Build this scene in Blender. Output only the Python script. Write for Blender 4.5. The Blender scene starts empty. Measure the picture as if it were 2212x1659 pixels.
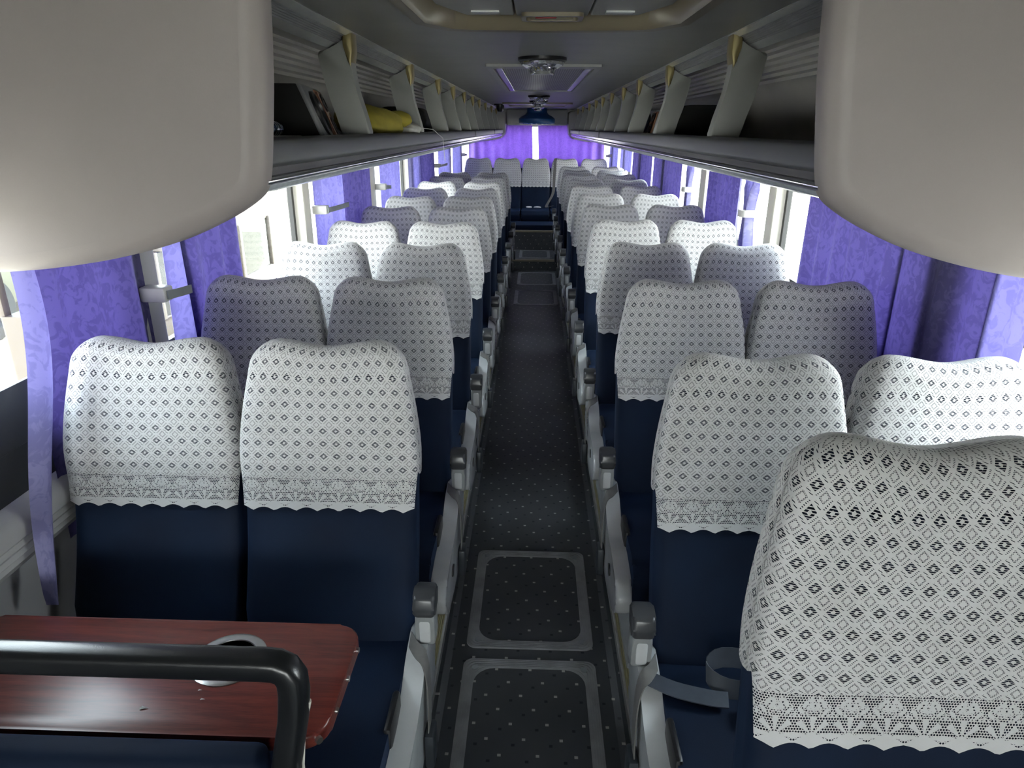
import bpy, bmesh, math, random
from mathutils import Vector, Matrix
PI = math.pi
S = bpy.context.scene
COL = S.collection
random.seed(7)
HC = 1.86          # camera height above the aisle floor
PF = 0.12          # seat platform above the aisle floor

# ------------------------------------------------------------------ camera
cd = bpy.data.cameras.new('camera'); cam = bpy.data.objects.new('camera', cd); COL.objects.link(cam)
F = 1480.0
cd.sensor_fit = 'HORIZONTAL'; cd.sensor_width = 36.0; cd.lens = F / 2212 * 36.0
cd.clip_start = 0.02; cd.clip_end = 500
def cam_matrix(pitch, yaw, roll, loc):
    p, y, r = math.radians(pitch), math.radians(yaw), math.radians(roll)
    d = Vector((-math.sin(y) * math.cos(p), math.cos(y) * math.cos(p), -math.sin(p)))
    right = Vector((math.cos(y), math.sin(y), 0)); up = right.cross(d)
    R = right * math.cos(r) + up * math.sin(r); U = up * math.cos(r) - right * math.sin(r)
    m = Matrix((R, U, -d)).transposed().to_4x4(); m.translation = loc
    return m
cam.matrix_world = cam_matrix(20.5, 1.75, 0.4, Vector((-0.01, 0, HC)))
S.camera = cam

# ------------------------------------------------------------------ light
w = bpy.data.worlds.new('sky'); S.world = w; w.use_nodes = True
wn = w.node_tree.nodes; wl = w.node_tree.links
bg = wn['Background']; bg.inputs['Strength'].default_value = 25.0
tc = wn.new('ShaderNodeTexCoord'); sp = wn.new('ShaderNodeSeparateXYZ'); cr = wn.new('ShaderNodeValToRGB')
wl.new(tc.outputs['Generated'], sp.inputs[0]); wl.new(sp.outputs['Z'], cr.inputs[0]); wl.new(cr.outputs[0], bg.inputs['Color'])
cr.color_ramp.elements[0].position = 0.0; cr.color_ramp.elements[0].color = (1.0, 0.97, 0.95, 1)
cr.color_ramp.elements[1].position = 0.6; cr.color_ramp.elements[1].color = (0.80, 0.90, 1.0, 1)
sd = bpy.data.lights.new('sun', 'SUN'); sun = bpy.data.objects.new('sun', sd); COL.objects.link(sun)
sd.energy = 12.0; sd.angle = 0.02; sd.color = (1.0, 0.95, 0.90)
sun.rotation_euler = (math.radians(-4), 0, 0)
vs = S.view_settings
S.display_settings.display_device = 'sRGB'
vs.view_transform = 'Standard'; vs.look = 'None'; vs.exposure = -0.25; vs.gamma = 1.0; vs.use_curve_mapping = False
S.cycles.max_bounces = 10; S.cycles.diffuse_bounces = 5; S.cycles.glossy_bounces = 4
S.cycles.transparent_max_bounces = 24; S.cycles.transmission_bounces = 6
S.cycles.sample_clamp_indirect = 8.0; S.cycles.caustics_reflective = False; S.cycles.caustics_refractive = False
S.cycles.use_denoising = True

# ------------------------------------------------------------------ node maths
class X:
    def __init__(s, nt, v): s.nt = nt; s.v = v
    def _op(s, op, *a, **k):
        n = s.nt.nodes.new('ShaderNodeMath'); n.operation = op
        for i, q in enumerate((s,) + a):
            q = q.v if isinstance(q, X) else q
            if isinstance(q, (int, float)): n.inputs[i].default_value = q
            else: s.nt.links.new(q, n.inputs[i])
        return X(s.nt, n.outputs[0])
    def __add__(s, o): return s._op('ADD', o)
    def __sub__(s, o): return s._op('SUBTRACT', o)
    def __mul__(s, o): return s._op('MULTIPLY', o)
    def __truediv__(s, o): return s._op('DIVIDE', o)
    __radd__ = __add__; __rmul__ = __mul__
    def abs(s): return s._op('ABSOLUTE')
    def fr(s): return s._op('FRACT')
    def lt(s, o): return s._op('LESS_THAN', o)
    def gt(s, o): return s._op('GREATER_THAN', o)
    def near(s, o, e): return s._op('COMPARE', o, e)
    def mx(s, o): return s._op('MAXIMUM', o)
    def mn(s, o): return s._op('MINIMUM', o)
    def sin(s): return s._op('SINE')
    def cos(s): return s._op('COSINE')
    def atan2(s, o): return s._op('ARCTAN2', o)
    def inv(s): return X(s.nt, 1.0)._op('SUBTRACT', s)
    def hyp(s, o): return (s * s + o * o)._op('SQRT')

def new_mat(name):
    m = bpy.data.materials.new(name); m.use_nodes = True
    nt = m.node_tree; b = nt.nodes['Principled BSDF']
    return m, nt, b
def noise(nt, scale, detail=3, vec=None, dist=0.0):
    n = nt.nodes.new('ShaderNodeTexNoise'); n.inputs['Scale'].default_value = scale
    n.inputs['Detail'].default_value = detail; n.inputs['Distortion'].default_value = dist
    if vec is None:
        t = nt.nodes.new('ShaderNodeTexCoord'); vec = t.outputs['Object']
    nt.links.new(vec, n.inputs['Vector']); return n
def ramp(nt, fac, stops):
    r = nt.nodes.new('ShaderNodeValToRGB'); nt.links.new(fac, r.inputs[0])
    e = r.color_ramp.elements
    while len(e) < len(stops): e.new(0.5)
    for q, (p, c) in zip(e, stops): q.position = p; q.color = (*c, 1)
    return r
def bump(nt, b, h, strength=0.3, dist=0.002):
    n = nt.nodes.new('ShaderNodeBump'); n.inputs['Strength'].default_value = strength; n.inputs['Distance'].default_value = dist
    nt.links.new(h, n.inputs['Height']); nt.links.new(n.outputs[0], b.inputs['Normal'])
def plain(name, c, rough=0.5, metal=0.0, var=0.12, scale=14, bscale=0, bstr=0.15, spec=0.5, coat=0.0):
    m, nt, b = new_mat(name)
    n = noise(nt, scale, 4)
    lo = tuple(q * (1 - var) for q in c); hi = tuple(min(1, q * (1 + var)) for q in c)
    r = ramp(nt, n.outputs['Fac'], [(0.3, lo), (0.7, hi)])
    nt.links.new(r.outputs[0], b.inputs['Base Color'])
    b.inputs['Roughness'].default_value = rough; b.inputs['Metallic'].default_value = metal
    b.inputs['Specular IOR Level'].default_value = spec; b.inputs['Coat Weight'].default_value = coat
    if bscale:
        n2 = noise(nt, bscale, 2); bump(nt, b, n2.outputs['Fac'], bstr)
    return m
M = {}
M['cream'] = plain('cream moulded plastic', (0.36, 0.322, 0.318), 0.5, var=0.05, scale=3, bscale=260, bstr=0.08)
M['rackgrey'] = plain('grey rack moulding', (0.42, 0.41, 0.395), 0.45, var=0.06, scale=4)
M['fin'] = plain('grey green bracket plastic', (0.38, 0.39, 0.365), 0.5, var=0.05, scale=6)
M['lip'] = plain('grey rack lip', (0.085, 0.088, 0.092), 0.45, var=0.06, scale=3)
M['tray'] = plain('dark grey tray', (0.16, 0.16, 0.16), 0.7)
M['gold'] = plain('gold plastic', (0.33, 0.27, 0.12), 0.3, metal=0.3, var=0.15)
M['chrome'] = plain('chrome', (0.75, 0.75, 0.78), 0.12, metal=1.0, var=0.03)
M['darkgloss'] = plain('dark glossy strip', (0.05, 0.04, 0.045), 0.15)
M['goldtrim'] = plain('ribbed pale brass edging', (0.40, 0.36, 0.20), 0.45, metal=0.2, var=0.1)
M['ribdark'] = plain('ribbed grey strip', (0.22, 0.225, 0.23), 0.4)
M['ledstrip'] = plain('clear strip lens', (0.62, 0.68, 0.74), 0.18, var=0.08, scale=60)
M['railwhite'] = plain('satin rail', (0.62, 0.64, 0.64), 0.25, metal=0.4, var=0.04)
M['ceil'] = plain('grey green ceiling lining', (0.31, 0.315, 0.295), 0.42, var=0.06, scale=5, bscale=120, bstr=0.05)
M['hatch'] = plain('brown grey hatch moulding', (0.25, 0.215, 0.15), 0.35, var=0.08, scale=4)
M['hatchpanel'] = plain('pale hatch panel', (0.42, 0.42, 0.38), 0.5, var=0.06, scale=5)
M['wall'] = plain('grey wall lining', (0.34, 0.34, 0.345), 0.55, var=0.06, scale=5)
M['pillar'] = plain('cream pillar lining', (0.66, 0.65, 0.58), 0.5, var=0.05, scale=5)
M['pillargrey'] = plain('grey pillar lining', (0.40, 0.40, 0.40), 0.5, var=0.05, scale=5)
M['darkpanel'] = plain('dark tinted band', (0.022, 0.025, 0.027), 0.35)
M['rubber'] = plain('black rubber', (0.015, 0.015, 0.016), 0.6)
M['black'] = plain('black plastic', (0.012, 0.012, 0.014), 0.35)
M['matblack'] = plain('matt black', (0.008, 0.008, 0.009), 0.8)
M['shell'] = plain('pale grey seat plastic', (0.52, 0.53, 0.54), 0.22, var=0.08, scale=9, coat=0.3)
M['armgrey'] = plain('grey armrest plastic', (0.26, 0.27, 0.275), 0.35, var=0.1, scale=9)
M['armdark'] = plain('charcoal armrest cap', (0.045, 0.047, 0.052), 0.3, var=0.15)
M['belt'] = plain('grey belt webbing', (0.13, 0.125, 0.12), 0.7, var=0.15, scale=30)
M['buckle'] = plain('charcoal buckle', (0.03, 0.035, 0.042), 0.4)
M['bbelt'] = plain('slate belt webbing', (0.055, 0.065, 0.085), 0.5, var=0.15, scale=30)
M['bumper'] = plain('black vinyl padding', (0.008, 0.009, 0.011), 0.28, var=0.2, scale=8, bscale=400, bstr=0.08)
M['steel'] = plain('brushed steel', (0.55, 0.55, 0.55), 0.28, metal=1.0, var=0.1)
M['alu'] = plain('worn aluminium', (0.50, 0.50, 0.48), 0.4, metal=0.8, var=0.15, scale=20)
M['copper'] = plain('copper plastic', (0.42, 0.22, 0.14), 0.2, metal=0.7)
M['bronze'] = plain('grey bracket pipe', (0.12, 0.11, 0.10), 0.45, metal=0.3)
M['yellow'] = plain('yellow bag cloth', (0.36, 0.30, 0.035), 0.8, var=0.15, scale=12)
M['whiteplast'] = plain('white film', (0.6, 0.6, 0.58), 0.5, var=0.2, scale=40)
M['pink'] = plain('pink cap', (0.5, 0.03, 0.10), 0.4)
M['red'] = plain('red plastic', (0.45, 0.02, 0.02), 0.4)
M['bluecan'] = plain('dark blue wrap', (0.01, 0.03, 0.08), 0.25)
M['blueunit'] = plain('blue moulding', (0.012, 0.075, 0.22), 0.4, var=0.08)
M['foam'] = plain('white towelling', (0.55, 0.54, 0.50), 0.9, bscale=300, bstr=0.5)
M['paper'] = plain('white paper', (0.8, 0.8, 0.78), 0.8)
M['clip'] = plain('pale clip plastic', (0.62, 0.62, 0.60), 0.4)
M['clipgrey'] = plain('grey strap', (0.22, 0.24, 0.25), 0.5)
M['sand'] = plain('pale sand ground', (0.60, 0.54, 0.44), 0.9, var=0.2, scale=0.8)
M['vanbeige'] = plain('darkened van beige', (0.042, 0.031, 0.023), 0.35, var=0.04, scale=1)  # outdoor vehicle and bush colours darkened to offset the strong daylight
M['buscream'] = plain('darkened coach cream', (0.075, 0.07, 0.045), 0.35, var=0.04, scale=1)
M['busyellow'] = plain('yellow coach stripe', (0.75, 0.60, 0.10), 0.4, var=0.05)
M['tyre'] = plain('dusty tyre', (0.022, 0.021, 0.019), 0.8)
M['hub'] = plain('grey wheel hub', (0.045, 0.044, 0.040), 0.5)
M['leaves'] = plain('green foliage', (0.018, 0.045, 0.010), 0.7, var=0.4, scale=5)
M['vanseat'] = plain('grey blue van seat', (0.012, 0.016, 0.020), 0.8)

def navy():
    m, nt, b = new_mat('navy velvet')
    n = noise(nt, 6, 5); r = ramp(nt, n.outputs['Fac'], [(0.3, (0.0012, 0.0062, 0.021)), (0.7, (0.0022, 0.0105, 0.033))])
    nt.links.new(r.outputs[0], b.inputs['Base Color']); b.inputs['Roughness'].default_value = 0.75
    b.inputs['Specular IOR Level'].default_value = 0.25
    b.inputs['Sheen Weight'].default_value = 0.10; b.inputs['Sheen Tint'].default_value = (0.08, 0.22, 0.6, 1); b.inputs['Sheen Roughness'].default_value = 0.45
    n2 = noise(nt, 500, 2); bump(nt, b, n2.outputs['Fac'], 0.2, 0.001)
    return m
M['navy'] = navy()

def lace():
    m, nt, b = new_mat('white crochet lace')
    uv = nt.nodes.new('ShaderNodeUVMap'); s = nt.nodes.new('ShaderNodeSeparateXYZ'); nt.links.new(uv.outputs[0], s.inputs[0])
    u, v = X(nt, s.outputs[0]), X(nt, s.outputs[1])
    c = 0.033
    px = (u / c).fr() - 0.5; py = (v / c).fr() - 0.5
    dA = px.abs() * 0.92 + py.abs() * 1.12
    dash = (v / (c / 11.0) + u / (c * 0.75)).fr().gt(0.28)
    ringA = dA.near(0.205, 0.090) * dash
    qx = (u / c + 0.5).fr() - 0.5; qy = (v / c + 0.5).fr() - 0.5
    dB = qx.abs() + qy.abs()
    dots = (u / (c / 15.0)).fr().gt(0.33) * (v / (c / 15.0)).fr().gt(0.33)
    ringB = dB.near(0.23, 0.05) * dots
    lat = (px.abs() + py.abs()).near(0.5, 0.055) * (v / (c / 12.0) + u / (c / 6.0)).fr().gt(0.6) * (py.abs() - 0.25).abs().lt(0.16)
    body = ringA.mx(ringB).mx(lat)
    # border band with scallops
    sc = 0.0555
    t = ((u / sc).fr() - 0.5)                     # 0 in the middle of a scallop
    ta = t.abs() * 2.0
    h = 0.0042
    hx = (u / h).fr() - 0.5; row = (v / h)
    hx2 = (u / h + (row._op('FLOOR') * 0.5)).fr() - 0.5; hy = row.fr() - 0.5
    net = hx2.hyp(hy).lt(0.37)
    zig = v.lt(0.012 + ta.inv() * 0.016)
    tx = t * sc; ty = v - 0.022
    rad = tx.hyp(ty); ang = tx.atan2(ty)
    petal = (ang * 8.0).cos().gt(0.15) * rad.lt(0.030) * rad.gt(0.006)
    cv = nt.nodes.new('ShaderNodeCombineXYZ'); nt.links.new((ta * 1.0).v, cv.inputs[0]); nt.links.new((v * 20.0).v, cv.inputs[1])
    nz = noise(nt, 2.0, 1, cv.outputs[0], 1.6)
    scroll = X(nt, nz.outputs['Fac']).near(0.5, 0.075) * v.gt(0.05)
    solid = zig.mx(petal).mx(scroll)
    border = net * solid.inv()
    edge = 0.086 + (ta * PI).sin() * 0.004
    isb = v.lt(edge)
    hole = isb * border + isb.inv() * body
    # thread colour and relief
    rib = nt.nodes.new('ShaderNodeTexWave'); rib.inputs['Scale'].default_value = 330; rib.inputs['Distortion'].default_value = 1.5
    rib.bands_direction = 'DIAGONAL'; nt.links.new(uv.outputs[0], rib.inputs['Vector'])
    n = noise(nt, 9, 4)
    r = ramp(nt, n.outputs['Fac'], [(0.3, (0.70, 0.70, 0.70)), (0.7, (0.78, 0.78, 0.79))])
    nt.links.new(r.outputs[0], b.inputs['Base Color']); b.inputs['Roughness'].default_value = 0.9; b.inputs['Specular IOR Level'].default_value = 0.15
    hgt = X(nt, rib.outputs['Fac']) * 0.35 + (dA.near(0.36, 0.06)) * 0.5
    bump(nt, b, hgt.v, 0.45, 0.0012)
    tr = nt.nodes.new('ShaderNodeBsdfTranslucent'); tr.inputs[0].default_value = (0.75, 0.76, 0.80, 1)
    m1 = nt.nodes.new('ShaderNodeMixShader'); m1.inputs[0].default_value = 0.15
    nt.links.new(b.outputs[0], m1.inputs[1]); nt.links.new(tr.outputs[0], m1.inputs[2])
    tp = nt.nodes.new('ShaderNodeBsdfTransparent'); m2 = nt.nodes.new('ShaderNodeMixShader')
    nt.links.new(hole.v, m2.inputs[0]); nt.links.new(m1.outputs[0], m2.inputs[1]); nt.links.new(tp.outputs[0], m2.inputs[2])
    nt.links.new(m2.outputs[0], nt.nodes['Material Output'].inputs[0])
    return m
M['lace'] = lace()

def curtain_mat(name, base, light, trans):
    m, nt, b = new_mat(name)
    t = nt.nodes.new('ShaderNodeUVMap')
    mp = nt.nodes.new('ShaderNodeMapping'); mp.inputs['Scale'].default_value = (1, 1, 1); nt.links.new(t.outputs[0], mp.inputs[0])
    n = noise(nt, 24, 7, mp.outputs[0], 1.5)
    big = noise(nt, 3, 2, mp.outputs[0])
    f = X(nt, n.outputs['Fac']) + X(nt, big.outputs['Fac']) * 0.5
    r = ramp(nt, f.v, [(0.70, base), (0.80, light)])
    nt.links.new(r.outputs[0], b.inputs['Base Color']); b.inputs['Roughness'].default_value = 0.5; b.inputs['Specular IOR Level'].default_value = 0.35
    wv = noise(nt, 300, 2, mp.outputs[0]); bump(nt, b, wv.outputs['Fac'], 0.15, 0.001)
    tr = nt.nodes.new('ShaderNodeBsdfTranslucent')
    r2 = ramp(nt, f.v, [(0.74, trans), (0.77, tuple(q * 1.25 for q in trans))]); nt.links.new(r2.outputs[0], tr.inputs[0])
    m1 = nt.nodes.new('ShaderNodeMixShader'); m1.inputs[0].default_value = 0.42
    nt.links.new(b.outputs[0], m1.inputs[1]); nt.links.new(tr.outputs[0], m1.inputs[2])
    nt.links.new(m1.outputs[0], nt.nodes['Material Output'].inputs[0])
    return m
M['curtain'] = curtain_mat('purple damask', (0.076, 0.068, 0.205), (0.118, 0.108, 0.270), (0.022, 0.0165, 0.074))
M['curtainbacklit'] = curtain_mat('backlit rear curtain cloth', (0.13, 0.08, 0.34), (0.15, 0.09, 0.36), (0.052, 0.024, 0.155))  # more violet than the side curtains: backlighting put into the colour
M['curtainlit'] = curtain_mat('purple damask lit pale', (0.26, 0.25, 0.50), (0.33, 0.32, 0.58), (0.07, 0.063, 0.19))  # paler copy of the purple cloth, its lit reverse put into the colour

def glass():
    m, nt, b = new_mat('window glass')
    g = nt.nodes.new('ShaderNodeBsdfGlossy'); g.inputs['Roughness'].default_value = 0.02
    t = nt.nodes.new('ShaderNodeBsdfTransparent'); t.inputs[0].default_value = (0.93, 0.96, 0.95, 1)
    lw = nt.nodes.new('ShaderNodeLayerWeight'); lw.inputs['Blend'].default_value = 0.5; mx = nt.nodes.new('ShaderNodeMixShader')
    fr = X(nt, lw.outputs['Facing'])._op('POWER', 5.0) * 0.5 + 0.03
    nt.links.new(fr.v, mx.inputs[0]); nt.links.new(t.outputs[0], mx.inputs[1]); nt.links.new(g.outputs[0], mx.inputs[2])
    nt.links.new(mx.outputs[0], nt.nodes['Material Output'].inputs[0]); return m
M['glass'] = glass()

def wood():
    m, nt, b = new_mat('mahogany laminate')
    t = nt.nodes.new('ShaderNodeTexCoord'); mp = nt.nodes.new('ShaderNodeMapping'); mp.inputs['Scale'].default_value = (1.2, 14, 14)
    nt.links.new(t.outputs['Object'], mp.inputs[0])
    n = noise(nt, 4, 6, mp.outputs[0], 1.2); n2 = noise(nt, 30, 4, mp.outputs[0], 0.4)
    f = X(nt, n.outputs['Fac']) * 0.7 + X(nt, n2.outputs['Fac']) * 0.3
    r = ramp(nt, f.v, [(0.33, (0.060, 0.010, 0.009)), (0.5, (0.125, 0.022, 0.017)), (0.68, (0.18, 0.038, 0.025))])
    nt.links.new(r.outputs[0], b.inputs['Base Color']); b.inputs['Roughness'].default_value = 0.32; return m
M['wood'] = wood()

def vinyl():
    m, nt, b = new_mat('speckled aisle vinyl')
    t = nt.nodes.new('ShaderNodeTexCoord'); s = nt.nodes.new('ShaderNodeSeparateXYZ'); nt.links.new(t.outputs['Object'], s.inputs[0])
    x, y = X(nt, s.outputs[0]), X(nt, s.outputs[1] ) + X(nt, s.outputs[2])
    c = 0.122
    def sq(x, y, r):
        row = (y / (c * 0.5))._op('FLOOR')
        fx = (x / c + row * 0.37).fr() - 0.5; fy = (y / (c * 0.5)).fr() - 0.5
        return fx.abs().lt(r) * (fy.abs() * 0.5).lt(r * 0.9)
    a = sq(x, y, 0.046)
    d = sq(x + 0.034, y + 0.022, 0.046)
    n = noise(nt, 3, 4)
    n0 = ramp(nt, n.outputs['Fac'], [(0.3, (0.046, 0.050, 0.055)), (0.7, (0.066, 0.070, 0.077))])
    m1 = nt.nodes.new('ShaderNodeMixRGB'); nt.links.new(d.v, m1.inputs[0]); nt.links.new(n0.outputs[0], m1.inputs[1]); m1.inputs[2].default_value = (0.012, 0.014, 0.022, 1)
    m2 = nt.nodes.new('ShaderNodeMixRGB'); nt.links.new(a.v, m2.inputs[0]); nt.links.new(m1.outputs[0], m2.inputs[1]); m2.inputs[2].default_value = (0.42, 0.40, 0.38, 1)
    nt.links.new(m2.outputs[0], b.inputs['Base Color']); b.inputs['Roughness'].default_value = 0.42; b.inputs['Specular IOR Level'].default_value = 0.35
    n2 = noise(nt, 250, 2); bump(nt, b, n2.outputs['Fac'], 0.15, 0.001)
    return m
M['vinyl'] = vinyl()

def mesh_grille():
    m, nt, b = new_mat('perforated grey grille')
    t = nt.nodes.new('ShaderNodeTexCoord'); s = nt.nodes.new('ShaderNodeSeparateXYZ'); nt.links.new(t.outputs['Object'], s.inputs[0])
    x, y = X(nt, s.outputs[0]), X(nt, s.outputs[1])
    h = ((x / 0.012).fr() - 0.5).abs().lt(0.3) * ((y / 0.03).fr() - 0.5).abs().lt(0.36)
    mx = nt.nodes.new('ShaderNodeMixRGB'); nt.links.new(h.v, mx.inputs[0]); mx.inputs[1].default_value = (0.36, 0.36, 0.35, 1); mx.inputs[2].default_value = (0.10, 0.10, 0.10, 1)
    nt.links.new(mx.outputs[0], b.inputs['Base Color']); b.inputs['Roughness'].default_value = 0.45; return m
M['grille'] = mesh_grille()
def crystal():
    m, nt, b = new_mat('clear lamp lens'); b.inputs['Base Color'].default_value = (0.85, 0.86, 0.92, 1); b.inputs['Roughness'].default_value = 0.08
    b.inputs['Metallic'].default_value = 0.75
    v = nt.nodes.new('ShaderNodeTexVoronoi'); v.inputs['Scale'].default_value = 30; t = nt.nodes.new('ShaderNodeTexCoord'); nt.links.new(t.outputs['Object'], v.inputs['Vector'])
    bump(nt, b, v.outputs['Distance'], 0.9, 0.01); return m
M['crystal'] = crystal()

# ------------------------------------------------------------------ mesh helpers
def tag(o, label=None, cat=None, group=None, kind=None):
    if label: o['label'] = label
    if cat: o['category'] = cat
    if group: o['group'] = group
    if kind: o['kind'] = kind
    return o
def obj(name, bm, mat, parent=None, smooth=True, loc=None):
    me = bpy.data.meshes.new(name); bmesh.ops.recalc_face_normals(bm, faces=bm.faces[:]); bm.to_mesh(me); bm.free()
    for m in (mat if isinstance(mat, (list, tuple)) else [mat]): me.materials.append(M[m])
    if smooth:
        for p in me.polygons: p.use_smooth = True
        me.set_sharp_from_angle(angle=math.radians(38))
    o = bpy.data.objects.new(name, me); COL.objects.link(o)
    if parent: o.parent = parent
    if loc: o.location = loc
    return o
def empty(name, loc=(0, 0, 0), rz=0.0):
    o = bpy.data.objects.new(name, None); COL.objects.link(o); o.location = loc; o.rotation_euler = (0, 0, rz); o.empty_display_size = 0.1
    return o
def bx(bm, lo, hi, bev=0.0, seg=2, rot=None, mi=0):
    r = bmesh.ops.create_cube(bm, size=1); vs = r['verts']
    c = [(a + b) / 2 for a, b in zip(lo, hi)]; s = [b - a for a, b in zip(lo, hi)]
    for v in vs: v.co = Vector((v.co.x * s[0], v.co.y * s[1], v.co.z * s[2]))
    if rot is not None:
        for v in vs: v.co = rot @ v.co
    for v in vs: v.co += Vector(c)
    fs = set(f for v in vs for f in v.link_faces)
    for f in fs: f.material_index = mi
    if bev > 0:
        es = list(set(e for v in vs for e in v.link_edges))
        bmesh.ops.bevel(bm, geom=es, offset=min(bev, min(s) * 0.49), segments=seg, affect='EDGES', profile=0.5)
    return bm
def box(lo, hi, bev=0.0, seg=2, rot=None): return bx(bmesh.new(), lo, hi, bev, seg, rot)
def tube(bm, pts, r, n=10, closed=False, sx=1.0, sz=1.0, e=2.0):
    C_ = lambda k: math.copysign(abs(math.cos(2 * PI * k / n)) ** (2 / e), math.cos(2 * PI * k / n)); S_ = lambda k: math.copysign(abs(math.sin(2 * PI * k / n)) ** (2 / e), math.sin(2 * PI * k / n))
    pts = [Vector(p) for p in pts]; rings = []; prev = None
    rr = r if isinstance(r, (list, tuple)) else [r] * len(pts)
    for i, p in enumerate(pts):
        a = pts[(i - 1) % len(pts)] if (i > 0 or closed) else p; b = pts[(i + 1) % len(pts)] if (i < len(pts) - 1 or closed) else p
        d = (b - a).normalized()
        if prev is None:
            up = Vector((0, 0, 1)) if abs(d.z) < 0.9 else Vector((0, 1, 0))
            s = d.cross(up).normalized()
        else:
            s = (prev - d * prev.dot(d)).normalized()
        prev = s; t = s.cross(d)
        rings.append([bm.verts.new(p + s * C_(k) * rr[i] * sx + t * S_(k) * rr[i] * sz) for k in range(n)])
    m = len(rings)
    for i in range(m if closed else m - 1):
        A, B = rings[i], rings[(i + 1) % m]
        for k in range(n): bm.faces.new((A[k], A[(k + 1) % n], B[(k + 1) % n], B[k]))
    if not closed:
        bm.faces.new(rings[0][::-1]); bm.faces.new(rings[-1])
    return bm
def lathe(bm, prof, n=24, c=(0, 0, 0), sx=1, sy=1):
    rings = []
    for (r, z) in prof:
        rings.append([bm.verts.new((c[0] + max(r, 1e-4) * math.cos(2 * PI * k / n) * sx, c[1] + max(r, 1e-4) * math.sin(2 * PI * k / n) * sy, c[2] + z)) for k in range(n)])
    for A, B in zip(rings, rings[1:]):
        for k in range(n): bm.faces.new((A[k], A[(k + 1) % n], B[(k + 1) % n], B[k]))
    bm.faces.new(rings[0][::-1]); bm.faces.new(rings[-1]); return bm
def prism(bm, poly, a, b, axis='y', bev=0.0, seg=3):
    """poly: 2D outline; extruded along an axis between a and b"""
    def P(p, t):
        if axis == 'y': return (p[0], t, p[1])
        if axis == 'x': return (t, p[0], p[1])
        return (p[0], p[1], t)
    A = [bm.verts.new(P(p, a)) for p in poly]; B = [bm.verts.new(P(p, b)) for p in poly]
    n = len(poly); fs = [bm.faces.new(A), bm.faces.new(B[::-1])]
    for k in range(n): fs.append(bm.faces.new((A[k], B[k], B[(k + 1) % n], A[(k + 1) % n])))
    if bev:
        es = set(fs[0].edges) | set(fs[1].edges)
        bmesh.ops.bevel(bm, geom=list(es), offset=bev, segments=seg, affect='EDGES', profile=0.5)
    return bm
def strip(pts, t):
    """thicken an open 2D polyline by t into a closed outline"""
    off = []
    for i, p in enumerate(pts):
        a = pts[max(0, i - 1)]; b = pts[min(len(pts) - 1, i + 1)]
        dx, dz = b[0] - a[0], b[1] - a[1]; L = math.hypot(dx, dz)
        off.append((p[0] - dz / L * t, p[1] + dx / L * t))
    return pts + off[::-1]
def smooth_poly(pts, r=0.3, n=4, closed=True):
    """round the corners of a polygon"""
    out = []
    N = len(pts)
    for i in range(N):
        p0, p, p1 = Vector(pts[i - 1]), Vector(pts[i]), Vector(pts[(i + 1) % N])
        if not closed and i in (0, N - 1): out.append(tuple(p)); continue
        a = p + (p0 - p) * r; b = p + (p1 - p) * r
        for k in range(n + 1):
            t = k / n; q = a * (1 - t) ** 2 + p * 2 * t * (1 - t) + b * t * t; out.append(tuple(q))
    return out
def rrect(x0, y0, x1, y1, r, n=6):
    o = []
    for cx, cy, a in ((x1 - r, y1 - r, 0), (x0 + r, y1 - r, 90), (x0 + r, y0 + r, 180), (x1 - r, y0 + r, 270)):
        for k in range(n + 1):
            t = math.radians(a + 90 * k / n); o.append((cx + r * math.cos(t), cy + r * math.sin(t)))
    return o
def frame_ring(bm, outer, inner, z0, z1):
    """flat ring between two outlines with the same number of points, extruded z0..z1"""
    n = len(outer)
    L = [[bm.verts.new((p[0], p[1], z)) for p in o] for o, z in ((outer, z0), (outer, z1), (inner, z1), (inner, z0))]
    for i in range(4):
        A, B = L[i], L[(i + 1) % 4]
        for k in range(n): bm.faces.new((A[k], A[(k + 1) % n], B[(k + 1) % n], B[k]))
    return bm

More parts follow.
